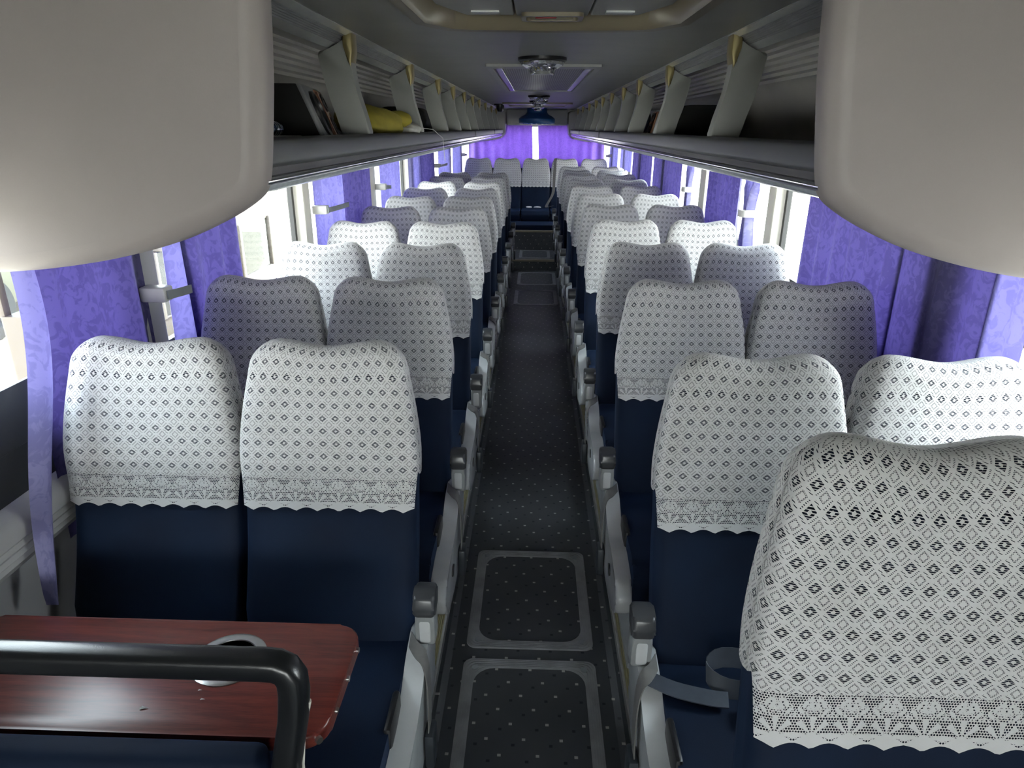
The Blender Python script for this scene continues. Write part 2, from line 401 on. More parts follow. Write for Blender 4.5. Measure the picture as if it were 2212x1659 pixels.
# ------------------------------------------------------------------ the setting
WX = 1.29           # inner wall
Y0, Y1 = -3.6, 12.5
FX = 0.325          # half width of the aisle
Z1S, Z2S = 0.147, 0.427     # the two rear steps
def struct(name, bm, mat, smooth=False, label=None):
    return tag(obj(name, bm, mat, smooth=smooth), kind='structure', label=label)
struct('floor', box((-FX, Y0, -0.06), (FX, 9.5, 0)), 'vinyl')
struct('floor', box((-FX, 9.5, -0.06), (FX, 10.35, Z1S)), 'vinyl')
struct('floor', box((-WX, 10.35, -0.06), (WX, Y1, Z2S)), 'vinyl')
for s, side in ((-1, 'left'), (1, 'right')):
    a, b = sorted((s * FX, s * WX))
    struct('floor', box((a, Y0, -0.06), (b, 10.35, PF)), 'vinyl')
    # ribbed golden edge with a silver nosing
    bm = bmesh.new()
    e0, e1 = sorted((s * (FX - 0.004), s * (FX + 0.055)))
    pr = [(e0, PF), (e1, PF)]
    n = 9; pr = []
    for k in range(n):
        x = e0 + (e1 - e0) * k / n; w_ = (e1 - e0) / n
        pr += [(x, PF + 0.002), (x + w_ * 0.2, PF + 0.006), (x + w_ * 0.7, PF + 0.006), (x + w_ * 0.9, PF + 0.002)]
    pr += [(e1, PF - 0.002), (e0, PF - 0.002)]
    prism(bm, pr, Y0 + 0.05, 10.30)
    struct('trim_%d' % (1 if s < 0 else 2), bm, 'goldtrim' if 'goldtrim' in M else 'gold')
    bm = box(tuple((min(s * (FX - 0.012), s * (FX - 0.003)), Y0 + 0.05, PF - 0.03)), (max(s * (FX - 0.012), s * (FX - 0.003)), 9.48, PF + 0.008), 0.002)
    struct('trim_%d' % (3 if s < 0 else 4), bm, 'alu')
    # coved vinyl at the foot of the step
    bm = bmesh.new(); c = [(s * FX, 0.0), (s * (FX - 0.035), 0.0), (s * (FX - 0.012), 0.012), (s * (FX - 0.003), 0.035), (s * FX, 0.09)]
    prism(bm, c, Y0 + 0.05, 9.48); struct('baseboard_%s' % side, bm, 'vinyl', True)
for k, (y, z) in enumerate(((9.5, Z1S), (10.35, Z2S))):
    struct('trim_%d' % (5 + k), box((-FX + 0.0, y - 0.012, z - 0.02), (FX, y + 0.035, z + 0.006), 0.003), 'hatch')

PIL = [1.06, 2.14, 3.84, 5.46, 7.08, 8.7, 10.3, 11.85]
SILL, WTOP = 1.12, 1.70
for s, side in ((-1, 'left'), (1, 'right')):
    def sb(x0, x1, y0, y1, z0, z1, bev=0.0):
        a, b = sorted((s * x0, s * x1)); return box((a, y0, z0), (b, y1, z1), bev)
    bm = sb(WX, WX + 0.08, Y0, Y1, -0.06, SILL)
    a, b = sorted((s * WX, s * (WX + 0.08))); bx(bm, (a, Y0, WTOP), (b, Y1, 2.36)); bx(bm, (a, Y0, SILL), (b, 1.0, WTOP))  # solid front side walls, unseen, added to keep daylight out
    struct('wall_' + side, bm, 'wall')
    struct('trim_%d' % (7 if s < 0 else 8), sb(WX - 0.006, WX - 0.001, Y0 + 0.1, Y1 - 0.1, 0.985, SILL), 'darkpanel')
    # ledge with ribbed face
    led = [(WX - 0.002, 0.99), (WX - 0.045, 0.975), (WX - 0.06, 0.955), (WX - 0.06, 0.925), (WX - 0.05, 0.915), (WX - 0.058, 0.905), (WX - 0.05, 0.895), (WX - 0.057, 0.885), (WX - 0.045, 0.875), (WX - 0.05, 0.865), (WX - 0.03, 0.84), (WX - 0.002, 0.84)]
    bm = bmesh.new(); prism(bm, [(s * p[0], p[1]) for p in led], Y0 + 0.1, Y1 - 0.1); struct('trim_%d' % (9 if s < 0 else 10), bm, 'pillargrey', True)
    # pillars
    for i, y in enumerate(PIL):
        w_ = 0.09 if i not in (2, 4) else 0.06
        bm = sb(WX - 0.03, WX + 0.06, y - w_, y + w_, SILL - 0.01, WTOP + 0.02, 0.012)
        struct('trim_%d' % (20 + i + (20 if s > 0 else 0)), bm, 'pillar' if i >= 2 else 'pillargrey')
    ys = PIL + [12.3]
    for i in range(len(ys) - 1):
        ya, yb = ys[i] + 0.10, ys[i + 1] - 0.10
        if ya >= yb: continue
        a, b = sorted((s * (WX + 0.03), s * (WX + 0.036)))
        wi = struct('window_%d' % (i + 1 + (20 if s > 0 else 0)), box((min(s*(WX+0.02), s*(WX+0.045)), ya - 0.03, SILL), (max(s*(WX+0.02), s*(WX+0.045)), yb + 0.03, SILL + 0.02)), 'rubber')
        bm = bmesh.new()
        for (p, q, r_, t_) in ((ya - 0.03, yb + 0.03, WTOP - 0.02, WTOP), (ya - 0.03, ya, SILL, WTOP), (yb, yb + 0.03, SILL, WTOP)):
            bx(bm, (min(s*(WX+0.02), s*(WX+0.045)), p, r_), (max(s*(WX+0.02), s*(WX+0.045)), q, t_))
        obj('window_gasket', bm, 'rubber', wi, False)
        obj('pane', box((a, ya - 0.01, SILL + 0.01), (b, yb + 0.01, WTOP - 0.01)), 'glass', wi, False)
struct('trim_61', box((-WX + 0.001, Y0 + 0.1, SILL - 0.01), (-WX + 0.012, 1.60, 1.262), 0.002), 'darkpanel')
# ceiling, roof
CZ = HC + 0.29      # 2.15
HX = 0.62
bm = bmesh.new()
bx(bm, (-0.63, 2.28, CZ), (0.63, Y1, CZ + 0.03)); bx(bm, (-0.63, Y0, CZ), (0.63, 0.45, CZ + 0.03))
bx(bm, (-0.63, 0.45, CZ), (-0.35, 2.28, CZ + 0.03)); bx(bm, (0.40, 0.45, CZ), (0.63, 2.28, CZ + 0.03))
struct('ceiling', bm, 'ceil')
struct('ceiling', box((-WX - 0.08, Y0, 2.36), (WX + 0.08, Y1, 2.40)), 'ceil')
# front and rear walls
bm = box((-WX, Y0 - 0.06, -0.06), (WX, Y0, 0.93)); bx(bm, (-WX, Y0 - 0.06, 1.86), (WX, Y0, 2.40)); struct('wall_front', bm, 'wall')
wi = struct('window_50', box((-WX, Y0 - 0.05, 0.93), (WX, Y0 - 0.02, 0.95)), 'rubber'); obj('pane', box((-WX, Y0 - 0.04, 0.94), (WX, Y0 - 0.034, 1.85)), 'glass', wi, False)
RW0, RW1 = 1.30, 1.90
bm = box((-WX, Y1, -0.06), (WX, Y1 + 0.06, RW0)); bx(bm, (-WX, Y1, RW1), (WX, Y1 + 0.06, 2.40))
bx(bm, (-WX, Y1, RW0), (-1.08, Y1 + 0.06, RW1)); bx(bm, (1.08, Y1, RW0), (WX, Y1 + 0.06, RW1)); struct('wall_back', bm, 'pillargrey')
bm = bmesh.new()
for lo, hi in (((-1.08, RW0), (1.08, RW0 + 0.02)), ((-1.08, RW1 - 0.02), (1.08, RW1)), ((-1.08, RW0), (-1.06, RW1)), ((1.06, RW0), (1.08, RW1))):
    bx(bm, (lo[0], Y1 + 0.02, lo[1]), (hi[0], Y1 + 0.05, hi[1]))
wi = struct('window_51', bm, 'rubber'); obj('pane', box((-1.07, Y1 + 0.03, RW0 + 0.01), (1.07, Y1 + 0.036, RW1 - 0.01)), 'glass', wi, False)

# ------------------------------------------------------------------ overhead racks
RY0, RY1 = 1.435, 12.0
BR = [2.50, 3.66, 4.70, 5.52, 6.36, 7.2, 8.0, 9.0, 10.2, 11.4]
def rack(s, side):
    r = empty('luggage_rack', (0, RY0, 0))
    tag(r, 'open grey overhead luggage rack along the %s windows, with chrome front tube' % side, 'luggage rack', None)
    def p2(pts, t=None):
        q = pts if t is None else strip(pts, t)
        return [(s * a, b) for a, b in q]
    def part(name, pts, mat, t=None, y0=0.0, y1=RY1 - RY0, parent=None, sm=True):
        bm = bmesh.new(); prism(bm, p2(pts, t), y0, y1); return obj(name, bm, mat, parent or r, sm)
    # tray
    part('tray', [(0.575, HC - 0.035), (1.25, HC - 0.055), (1.25, HC - 0.11), (0.60, HC - 0.13), (0.575, HC - 0.08)], 'tray')
    # front lip
    part('front_lip', smooth_poly([(0.572, HC - 0.022), (0.552, HC - 0.028), (0.548, HC - 0.075), (0.575, HC - 0.09), (0.600, HC - 0.06), (0.59, HC - 0.022)], 0.2, 3), 'lip')
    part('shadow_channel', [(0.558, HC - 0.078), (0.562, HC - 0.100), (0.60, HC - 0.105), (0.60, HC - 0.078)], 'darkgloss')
    bm = bmesh.new(); tube(bm, [(s * 0.562, 0, HC - 0.107), (s * 0.562, RY1 - RY0, HC - 0.107)], 0.0095, 14); obj('front_tube', bm, 'chrome', r)
    part('light_lens', smooth_poly([(0.565, HC - 0.114), (0.572, HC - 0.128), (0.60, HC - 0.138), (0.61, HC - 0.115)], 0.25, 3), 'ledstrip')
    part('underside', [(0.59, HC - 0.128), (0.66, HC - 0.15), (1.25, HC - 0.165), (1.25, HC - 0.12), (0.60, HC - 0.118)], 'cream')
    # ceiling rails
    ra = [(0.618, CZ + 0.0), (0.632, CZ + 0.015)]
    part('ceiling_rail', [(0.612, CZ - 0.002), (0.636, CZ - 0.012), (0.640, CZ + 0.01), (0.615, CZ + 0.01)], 'railwhite')
    rib = []
    N = 6
    for k in range(N):
        t0 = k / N; t1 = (k + 0.55) / N
        for t, o in ((t0, 0.0), (t0 + 0.02, 0.006), (t1, 0.006), (t1 + 0.02, 0.0)):
            rib.append((0.637 + 0.034 * t, CZ - 0.010 - 0.024 * t + o * 1.3))
    rib += [(0.672, CZ + 0.01), (0.637, CZ + 0.02)]
    part('ribbed_strip', rib, 'ribdark', sm=False)
    part('light_rail', [(0.670, CZ - 0.034), (0.700, CZ - 0.048), (0.706, CZ - 0.035), (0.675, CZ - 0.015)], 'railwhite')
    # inner lining with ribs
    pts = [(0.700, CZ - 0.044), (0.80, CZ + 0.0), (0.93, CZ + 0.055), (1.03, CZ + 0.045)]
    for k in range(6):
        t = k / 6
        bxx, bzz = 1.03 + 0.13 * t, CZ + 0.045 - 0.13 * t
        pts += [(bxx - 0.004, bzz - 0.014), (bxx + 0.020, bzz - 0.020)]
    pts += [(1.19, CZ - 0.11), (1.235, CZ - 0.22), (1.25, CZ - 0.34)]
    part('lining', pts, 'rackgrey', 0.02)
    # brackets: sickle blades
    for i, by in enumerate(BR):
        bm = bmesh.new()
        out = [(0.632, CZ - 0.006), (0.662, CZ - 0.033), (0.700, CZ - 0.052), (0.735, CZ - 0.058), (0.722, CZ - 0.13), (0.705, CZ - 0.20), (0.685, CZ - 0.26), (0.672, HC - 0.034),
               (0.572, HC - 0.030), (0.594, CZ - 0.24), (0.612, CZ - 0.18), (0.622, CZ - 0.12), (0.624, CZ - 0.06)]
        out = [(s * a, b) for a, b in smooth_poly(out, 0.18, 2)]
        prism(bm, out, by - RY0 - 0.03, by - RY0 + 0.03, bev=0.010, seg=3)
        b = obj('bracket', bm, 'fin', r)
        bm = bmesh.new()
        capp = [(0.616, CZ - 0.004), (0.650, CZ - 0.008), (0.646, CZ - 0.045), (0.636, CZ - 0.085), (0.626, CZ - 0.105), (0.616, CZ - 0.06)]
        prism(bm, [(s * a, q) for a, q in capp], by - RY0 - 0.036, by - RY0 + 0.036, bev=0.006, seg=2); obj('bracket_cap', bm, 'gold', b)
    # seams of the lip
    for yy in (6.5, 9.5):
        obj('joint_cover', box((min(s * 0.545, s * 0.560), yy - RY0 - 0.002, HC - 0.078), (max(s * 0.545, s * 0.560), yy - RY0 + 0.002, HC - 0.026)), 'black', r, False)
    # rear end moulding
    endp = smooth_poly([(0.50, CZ - 0.01), (0.525, HC - 0.10), (0.60, HC - 0.17), (0.85, HC - 0.21), (1.25, HC - 0.22), (1.25, CZ - 0.01)], 0.22, 4)
    bm = bmesh.new(); prism(bm, [(s * a, b) for a, b in endp], RY1 - RY0, RY1 - RY0 + 0.46, bev=0.03, seg=4); obj('end_moulding', bm, 'rackgrey', r)
    return r
rl = rack(-1, 'left'); rr_ = rack(1, 'right')

# front end pods of the racks
def pod(s, side):
    core = [(0.500, 2.34), (0.520, 1.98), (0.538, 1.84), (0.549, 1.765), (0.562, 1.728), (0.63, 1.684), (0.75, 1.630), (0.90, 1.592), (1.06, 1.568), (1.28, 1.556), (1.28, 2.34)]
    core = smooth_poly(core, 0.42, 4)
    # slices from the rear (full outline) to the front (shrunk) for a soft edge
    c = (1.0, 2.1); R = 0.042
    rings = []; bm = bmesh.new()
    def outline(ins):
        o = []
        for q in core:
            p = Vector(q); d = Vector((0.95, 2.0)) - p
            o.append(tuple(p + d.normalized() * ins))
        return o
    sl = [(1.45, 0.0)] + [(1.385 + R * (1 - math.sin(t)) - 0.0, R * (1 - math.cos(t))) for t in [PI / 2 * k / 8 for k in range(9)]]
    for y, ins in sl:
        rings.append([bm.verts.new((s * p[0], y - 1.385, p[1])) for p in outline(ins)])
    n = len(core)
    for A, B in zip(rings, rings[1:]):
        for k in range(n): bm.faces.new((A[k], A[(k + 1) % n], B[(k + 1) % n], B[k]))
    flat = []
    for ring in (rings[0], rings[-1]):
        cv = bm.verts.new((s * 1.0, ring[0].co.y, 2.0))
        for k in range(n): flat.append(bm.faces.new((ring[k], ring[(k + 1) % n], cv)))
    o = obj('rack_end_cover', bm, 'cream', None, True, (0, 1.385, 0))
    for p in o.data.polygons:
        if len(p.vertices) == 3: p.use_smooth = False
    tag(o, 'large cream moulded end cover of the %s overhead rack, with rounded lower corner' % side, 'end cover')
    return o
pod(-1, 'left'); pod(1, 'right')

# rear shroud under the ceiling
bm = bmesh.new(); bx(bm, (-0.50, 11.95, HC + 0.04), (0.50, 12.45, CZ), 0.03, 3); struct('trim_60', bm, 'pillargrey', True, None)

# ------------------------------------------------------------------ ceiling fittings
def roof_hatch():
    h = empty('roof_hatch', (0.028, 1.37, CZ)); h.scale = (0.83, 1, 1); tag(h, 'brown-rimmed roof escape hatch with pale panels, nearest the camera', 'roof hatch')
    o = rrect(-0.43, -0.95, 0.43, 0.93, 0.10); i1 = rrect(-0.385, -0.9, 0.385, 0.865, 0.08)
    def ch(a): # chamfered corners outline
        x, y0, y1, c = a
        return [(x, y0), (x, y1 - c), (x - c * 0.55, y1 - c * 0.12), (x - c, y1 - 0.0), (0, y1 + 0.012), (-x + c, y1), (-x + c * 0.55, y1 - c * 0.12), (-x, y1 - c), (-x, y0)]
    A = ch((0.47, -0.95, 0.93, 0.16)); B = ch((0.45, -0.93, 0.895, 0.155)); Cc = ch((0.405, -0.9, 0.83, 0.13))
    bm = bmesh.new(); n = len(A)
    lv = [(A, 0.002), (A, -0.012), (ch((0.455, -0.94, 0.912, 0.157)), -0.022), (ch((0.43, -0.93, 0.885, 0.15)), -0.016), (ch((0.42, -0.92, 0.872, 0.145)), -0.022), (ch((0.41, -0.91, 0.86, 0.14)), -0.012), (Cc, 0.045), (Cc, 0.10), (A, 0.10)]
    rings = [[bm.verts.new((p[0], p[1], z)) for p in o_] for o_, z in lv]
    for k in range(len(rings)):
        P, Q = rings[k], rings[(k + 1) % len(rings)]
        if k == len(rings) - 1: continue
        for j in range(n): bm.faces.new((P[j], P[(j + 1) % n], Q[(j + 1) % n], Q[j]))
    obj('rim', bm, 'hatch', h)
    bm = box((-0.42, -0.93, 0.035), (0.42, 0.86, 0.05)); obj('recess_top', bm, 'hatch', h)
    for sx in (-1, 1):
        bm = bmesh.new(); a, b = 0.125, 0.36
        poly = [(sx * a, -0.9), (sx * a, 0.75), (sx * (b - 0.075), 0.75), (sx * b, 0.57), (sx * b, -0.9)]
        prism(bm, poly, 0.0, 0.03, 'z', bev=0.006); p = obj('side_panel', bm, 'hatchpanel', h)
        x0, x1 = sorted((sx * 0.17, sx * 0.26)); obj('reflective_strip', box((x0, 0.665, -0.004), (x1, 0.695, 0.002)), 'railwhite', p)
    obj('centre_panel', box((-0.118, -0.9, -0.004), (0.118, 0.73, 0.03), 0.006), 'hatchpanel', h)
    hd = obj('handle_recess', frame_ring(bmesh.new(), rrect(-0.10, 0.66, 0.10, 0.765, 0.02), rrect(-0.085, 0.677, 0.085, 0.748, 0.012), -0.014, 0.0), 'hatch', h)
    obj('handle', box((-0.07, 0.735, -0.012), (0.07, 0.75, 0.0), 0.003), 'hatch', hd)
    obj('pull_tab', box((-0.055, 0.705, -0.012), (0.015, 0.725, 0.0), 0.003), 'red', hd)
roof_hatch()
def dome(y, r, label):
    d = empty('dome_light', (0.012, y, CZ)); tag(d, label, 'ceiling light', 'round ceiling lights along the aisle')
    bm = bmesh.new(); lathe(bm, [(r, 0.0), (r, -0.012), (r * 0.93, -0.018), (r * 0.9, -0.01), (r * 0.9, 0.0)], 32, sy=1.0); obj('rim', bm, 'black', d)
    bm = bmesh.new(); lathe(bm, [(r * 0.90, -0.012), (r * 0.86, -0.03), (r * 0.66, -0.042), (r * 0.45, -0.036), (r * 0.38, -0.055), (r * 0.2, -0.062), (0.0, -0.062)], 32); obj('lens', bm, 'crystal', d)
    bm = bmesh.new(); lathe(bm, [(r * 0.36, -0.05), (r * 0.34, -0.068), (0.0, -0.07)], 20); l = obj('centre_knob', bm, 'armgrey', d)
    for sx in (-1, 1):
        bm = bmesh.new(); tube(bm, [(sx * r * 0.3, -r * 0.5, -0.06), (sx * r * 0.42, -r * 0.1, -0.066), (sx * r * 0.5, r * 0.5, -0.045)], 0.006, 8); obj('arm', bm, 'crystal', d)
dome(3.33, 0.108, 'large clear round ceiling light in front of the air grille, nearest the roof hatch')
dome(7.1, 0.105, 'round clear ceiling light just behind the rectangular air grille')
dome(8.4, 0.105, 'round clear ceiling light, second one behind the air grille')
dome(10.2, 0.105, 'small round clear ceiling light just above the blue rear unit')
g = empty('air_grille', (0.022, 4.9, CZ)); tag(g, 'wide rectangular perforated air grille in the ceiling between round lights', 'air grille')
obj('frame', frame_ring(bmesh.new(), rrect(-0.285, -1.25, 0.285, 1.2, 0.01), rrect(-0.255, -1.12, 0.255, 1.16, 0.005), -0.012, 0.004), 'pillargrey', g, False)
obj('grille_panel', box((-0.205, -1.11, -0.004), (0.205, 1.13, 0.001)), 'grille', g, False)
for sx in (-1, 1):
    a, b = sorted((sx * 0.21, sx * 0.245)); obj('slider_rail', box((a, -1.10, -0.010), (b, 1.13, 0.001), 0.003), 'railwhite', g, False)
    a, b = sorted((sx * 0.246, sx * 0.25)); obj('slot', box((a, -1.11, -0.008), (b, 1.13, 0.001)), 'black', g, False)
h2 = empty('roof_hatch', (0, 9.5, CZ)); tag(h2, 'low brown rimmed roof hatch far back in the ceiling, behind the small lights', 'roof hatch')
obj('rim', frame_ring(bmesh.new(), rrect(-0.43, -0.55, 0.43, 0.55, 0.05), rrect(-0.37, -0.5, 0.37, 0.5, 0.04), -0.02, 0.0), 'hatch', h2)
obj('panel', box((-0.38, -0.5, -0.006), (0.38, 0.5, 0.0)), 'hatch', h2)
u = empty('blue_ceiling_unit', (0, 11.6, HC + 0.06)); tag(u, 'dark blue dome-shaped unit with small lamps hanging at the rear centre', 'ceiling unit')
bm = bmesh.new(); lathe(bm, [(0.27, 0.0), (0.285, 0.02), (0.285, 0.075), (0.25, 0.105), (0.18, 0.14), (0.16, 0.17), (0.155, 0.23)], 36, sy=0.75); obj('housing', bm, 'blueunit', u)
for ax in (-0.19, -0.11, -0.04, 0.04, 0.11, 0.19):
    bm = bmesh.new(); lathe(bm, [(0.022, -0.006), (0.03, 0.0), (0.03, 0.012)], 14, (ax, -0.10 * (1 if abs(ax) > 0.15 else 1.35), 0)); obj('spotlight', bm, 'crystal', u)
c = empty('security_camera', (-0.49, 9.6, CZ)); tag(c, 'small black dome security camera on the ceiling beside the left rack', 'camera')
obj('mount', box((-0.07, -0.05, -0.02), (0.07, 0.05, 0.0), 0.006), 'black', c)
bm = bmesh.new(); lathe(bm, [(0.0, -0.10), (0.035, -0.09), (0.05, -0.06), (0.052, -0.018)], 16, (0.01, 0, 0)); obj('camera_head', bm, 'black', c)

# ------------------------------------------------------------------ seats
SW = 0.452          # seat width
HZ = 0.50           # hinge height above the platform
REC = math.radians(15.5)
def backpoint(a, t, infl=0.0, top=1.0):
    """a: angle round the section (0 = +x side, -pi/2 = front), t: height 0..1 along the back. Local to the hinge, before recline."""
    H = 0.735
    z = -0.10 + (H + 0.10) * t
    zz = z
    # half depth and half width by height
    d = 0.060 - 0.012 * max(0, min(1, (z - 0.1) / 0.4))
    hd = max(0, min(1, (z - 0.36) / 0.15)); d += 0.016 * math.sin(hd * PI / 2) * (1 - 0.35 * max(0, (z - 0.55) / 0.2))
    w_ = SW / 2
    w_ += 0.003 * math.sin(PI * max(0, min(1, (z - 0.33) / 0.38)))
    # taper of the shoulders towards the top
    tt = max(0, min(1, (z - 0.44) / (H - 0.44)))
    w_ -= 0.046 * tt ** 1.5
    # rounded top: corner radius
    rc = 0.058; q = max(0, (z - (H - rc)) / rc); q = min(1, q)
    w_ -= rc * (1 - math.sqrt(max(0, 1 - q * q))) * 0.95
    rd = 0.055; q2 = min(1, max(0, (z - (H - rd)) / rd)); d *= math.sqrt(max(0.0, 1 - q2 * q2)) * 0.97 + 0.03
    n = 4.2
    ca, sa = math.cos(a), math.sin(a)
    x = (w_ + infl) * math.copysign(abs(ca) ** (2 / n), ca); y = (d + infl) * math.copysign(abs(sa) ** (2 / n), sa)
    f = x / (SW / 2)
    # saddle at the top
    k = max(0, min(1, (z - 0.5) / (H - 0.5)))
    zz += k ** 1.5 * (-0.0085 * math.cos(PI * min(1, abs(f) / 0.60)) if abs(f) < 0.60 else 0.0085 - 0.006 * (abs(f) - 0.60) / 0.40)
    # side bolsters on the front, headrest leaning forward
    if sa < 0: y -= 0.016 * abs(f) ** 3 * (1 - q2) * (1 if z > 0 else 0.3)
    y -= 0.030 * max(0, (z - 0.42)) / 0.3 - 0.018 * math.sin(PI * max(0, min(1, z / 0.42)))
    zz += infl * (1 if t > 0.9 else 0)
    return Vector((x, y, zz))
def rec(v, r=REC):
    return v
NS = 56
def angs(n=NS): return [-PI / 2 + 2 * PI * (k / n) for k in range(n)]
def arc_angs(n):
    """angles giving even spacing along the section"""
    fine = [2 * PI * k / 2000 - PI / 2 for k in range(2001)]
    L = [0.0]; P0 = backpoint(fine[0], 0.6)
    for a in fine[1:]:
        P = backpoint(a, 0.6); L.append(L[-1] + math.hypot(P.x - P0.x, P.y - P0.y)); P0 = P
    out = []; tot = L[-1]; j = 0
    for k in range(n):
        tgt = tot * k / n
        while L[j] < tgt: j += 1
        out.append((fine[j], L[j]))
    return out, tot
def make_back_mesh():
    bm = bmesh.new(); A, tot = arc_angs(64)
    ts = [k / 26 for k in range(23)] + [1 - x for x in (0.10, 0.082, 0.065, 0.05, 0.036, 0.024, 0.014, 0.006, 0.0015, 0.0)]
    rings = [[bm.verts.new(backpoint(a, t)) for a, _ in A] for t in ts]
    for P, Q in zip(rings, rings[1:]):
        for k in range(64): bm.faces.new((P[k], P[(k + 1) % 64], Q[(k + 1) % 64], Q[k]))
    T = rings[-1]
    for k in range(-16, 16):
        q = [T[k % 64], T[(k + 1) % 64], T[(32 - k - 1) % 64], T[(32 - k) % 64]]
        if len(set(q)) == 4: bm.faces.new(q)
    bm.faces.new(rings[0]); return bm
def make_cover_mesh(long_=0.0):
    N = 144; K = 34
    A, tot = arc_angs(N)
    me = bpy.data.meshes.new('headrest_cover'); V = []; UV = []
    zb = 0.300 - long_    # front hem height above the hinge, scallop tips
    half = SW / 2
    seam = 0.045
    def zmin(s_, x, back):
        # s_: signed arc length from the front centre
        d = abs(s_)
        scl = abs(math.sin(PI * (s_ / 0.0555 + 0.5)))
        front = zb + 0.010 * scl
        if back: return 0.40
        t = (d - half * 0.985) / 0.012; t = max(0, min(1, t)); t = t * t * (3 - 2 * t)
        side = zb + 0.115 + 0.02 * math.sin(max(0, min(1, (d - half) / 0.09)) * PI) * -1
        return front * (1 - t) + side * t
    for k, (a, L) in enumerate(A):
        s_ = L if L <= tot / 2 else L - tot
        p = backpoint(a, 0.6); back = math.sin(a) > 0.85
        z0 = zmin(s_, p.x, back)
        for j in range(K + 1):
            q = j / K
            q2 = 1 - (1 - q) ** 1.9
            z = z0 + (0.735 - z0) * q2
            t = (z + 0.10) / 0.835
            P = backpoint(a, min(1, t), 0.0045)
            # loose hem
            if not back and abs(s_) < half: P.y -= 0.006 * (1 - q) ** 3
            V.append(P); UV.append((s_ + 0.0555 * 20, (z - zb) + 0.0))
    F_ = []
    for k in range(N):
        k2 = (k + 1) % N
        for j in range(K): F_.append((k * (K + 1) + j, k2 * (K + 1) + j, k2 * (K + 1) + j + 1, k * (K + 1) + j + 1))
    for k in range(-N // 4, N // 4):
        q = [(i % N) * (K + 1) + K for i in (k, k + 1, N // 2 - k - 1, N // 2 - k)]
        if len(set(q)) == 4: F_.append(q)
    me.from_pydata(V, [], F_); uvl = me.uv_layers.new(name='UVMap')
    for poly in me.polygons:
        us = [UV[me.loops[i].vertex_index][0] for i in poly.loop_indices]
        wrap = max(us) - min(us) > tot / 2 and len(us) == 4
        for i in poly.loop_indices:
            uu, vv = UV[me.loops[i].vertex_index]
            if wrap and uu < 1.11: uu += tot
            uvl.data[i].uv = (uu, vv)
        poly.use_smooth = True
    me.materials.append(M['lace']); me.update(); return me
COVER = make_cover_mesh()
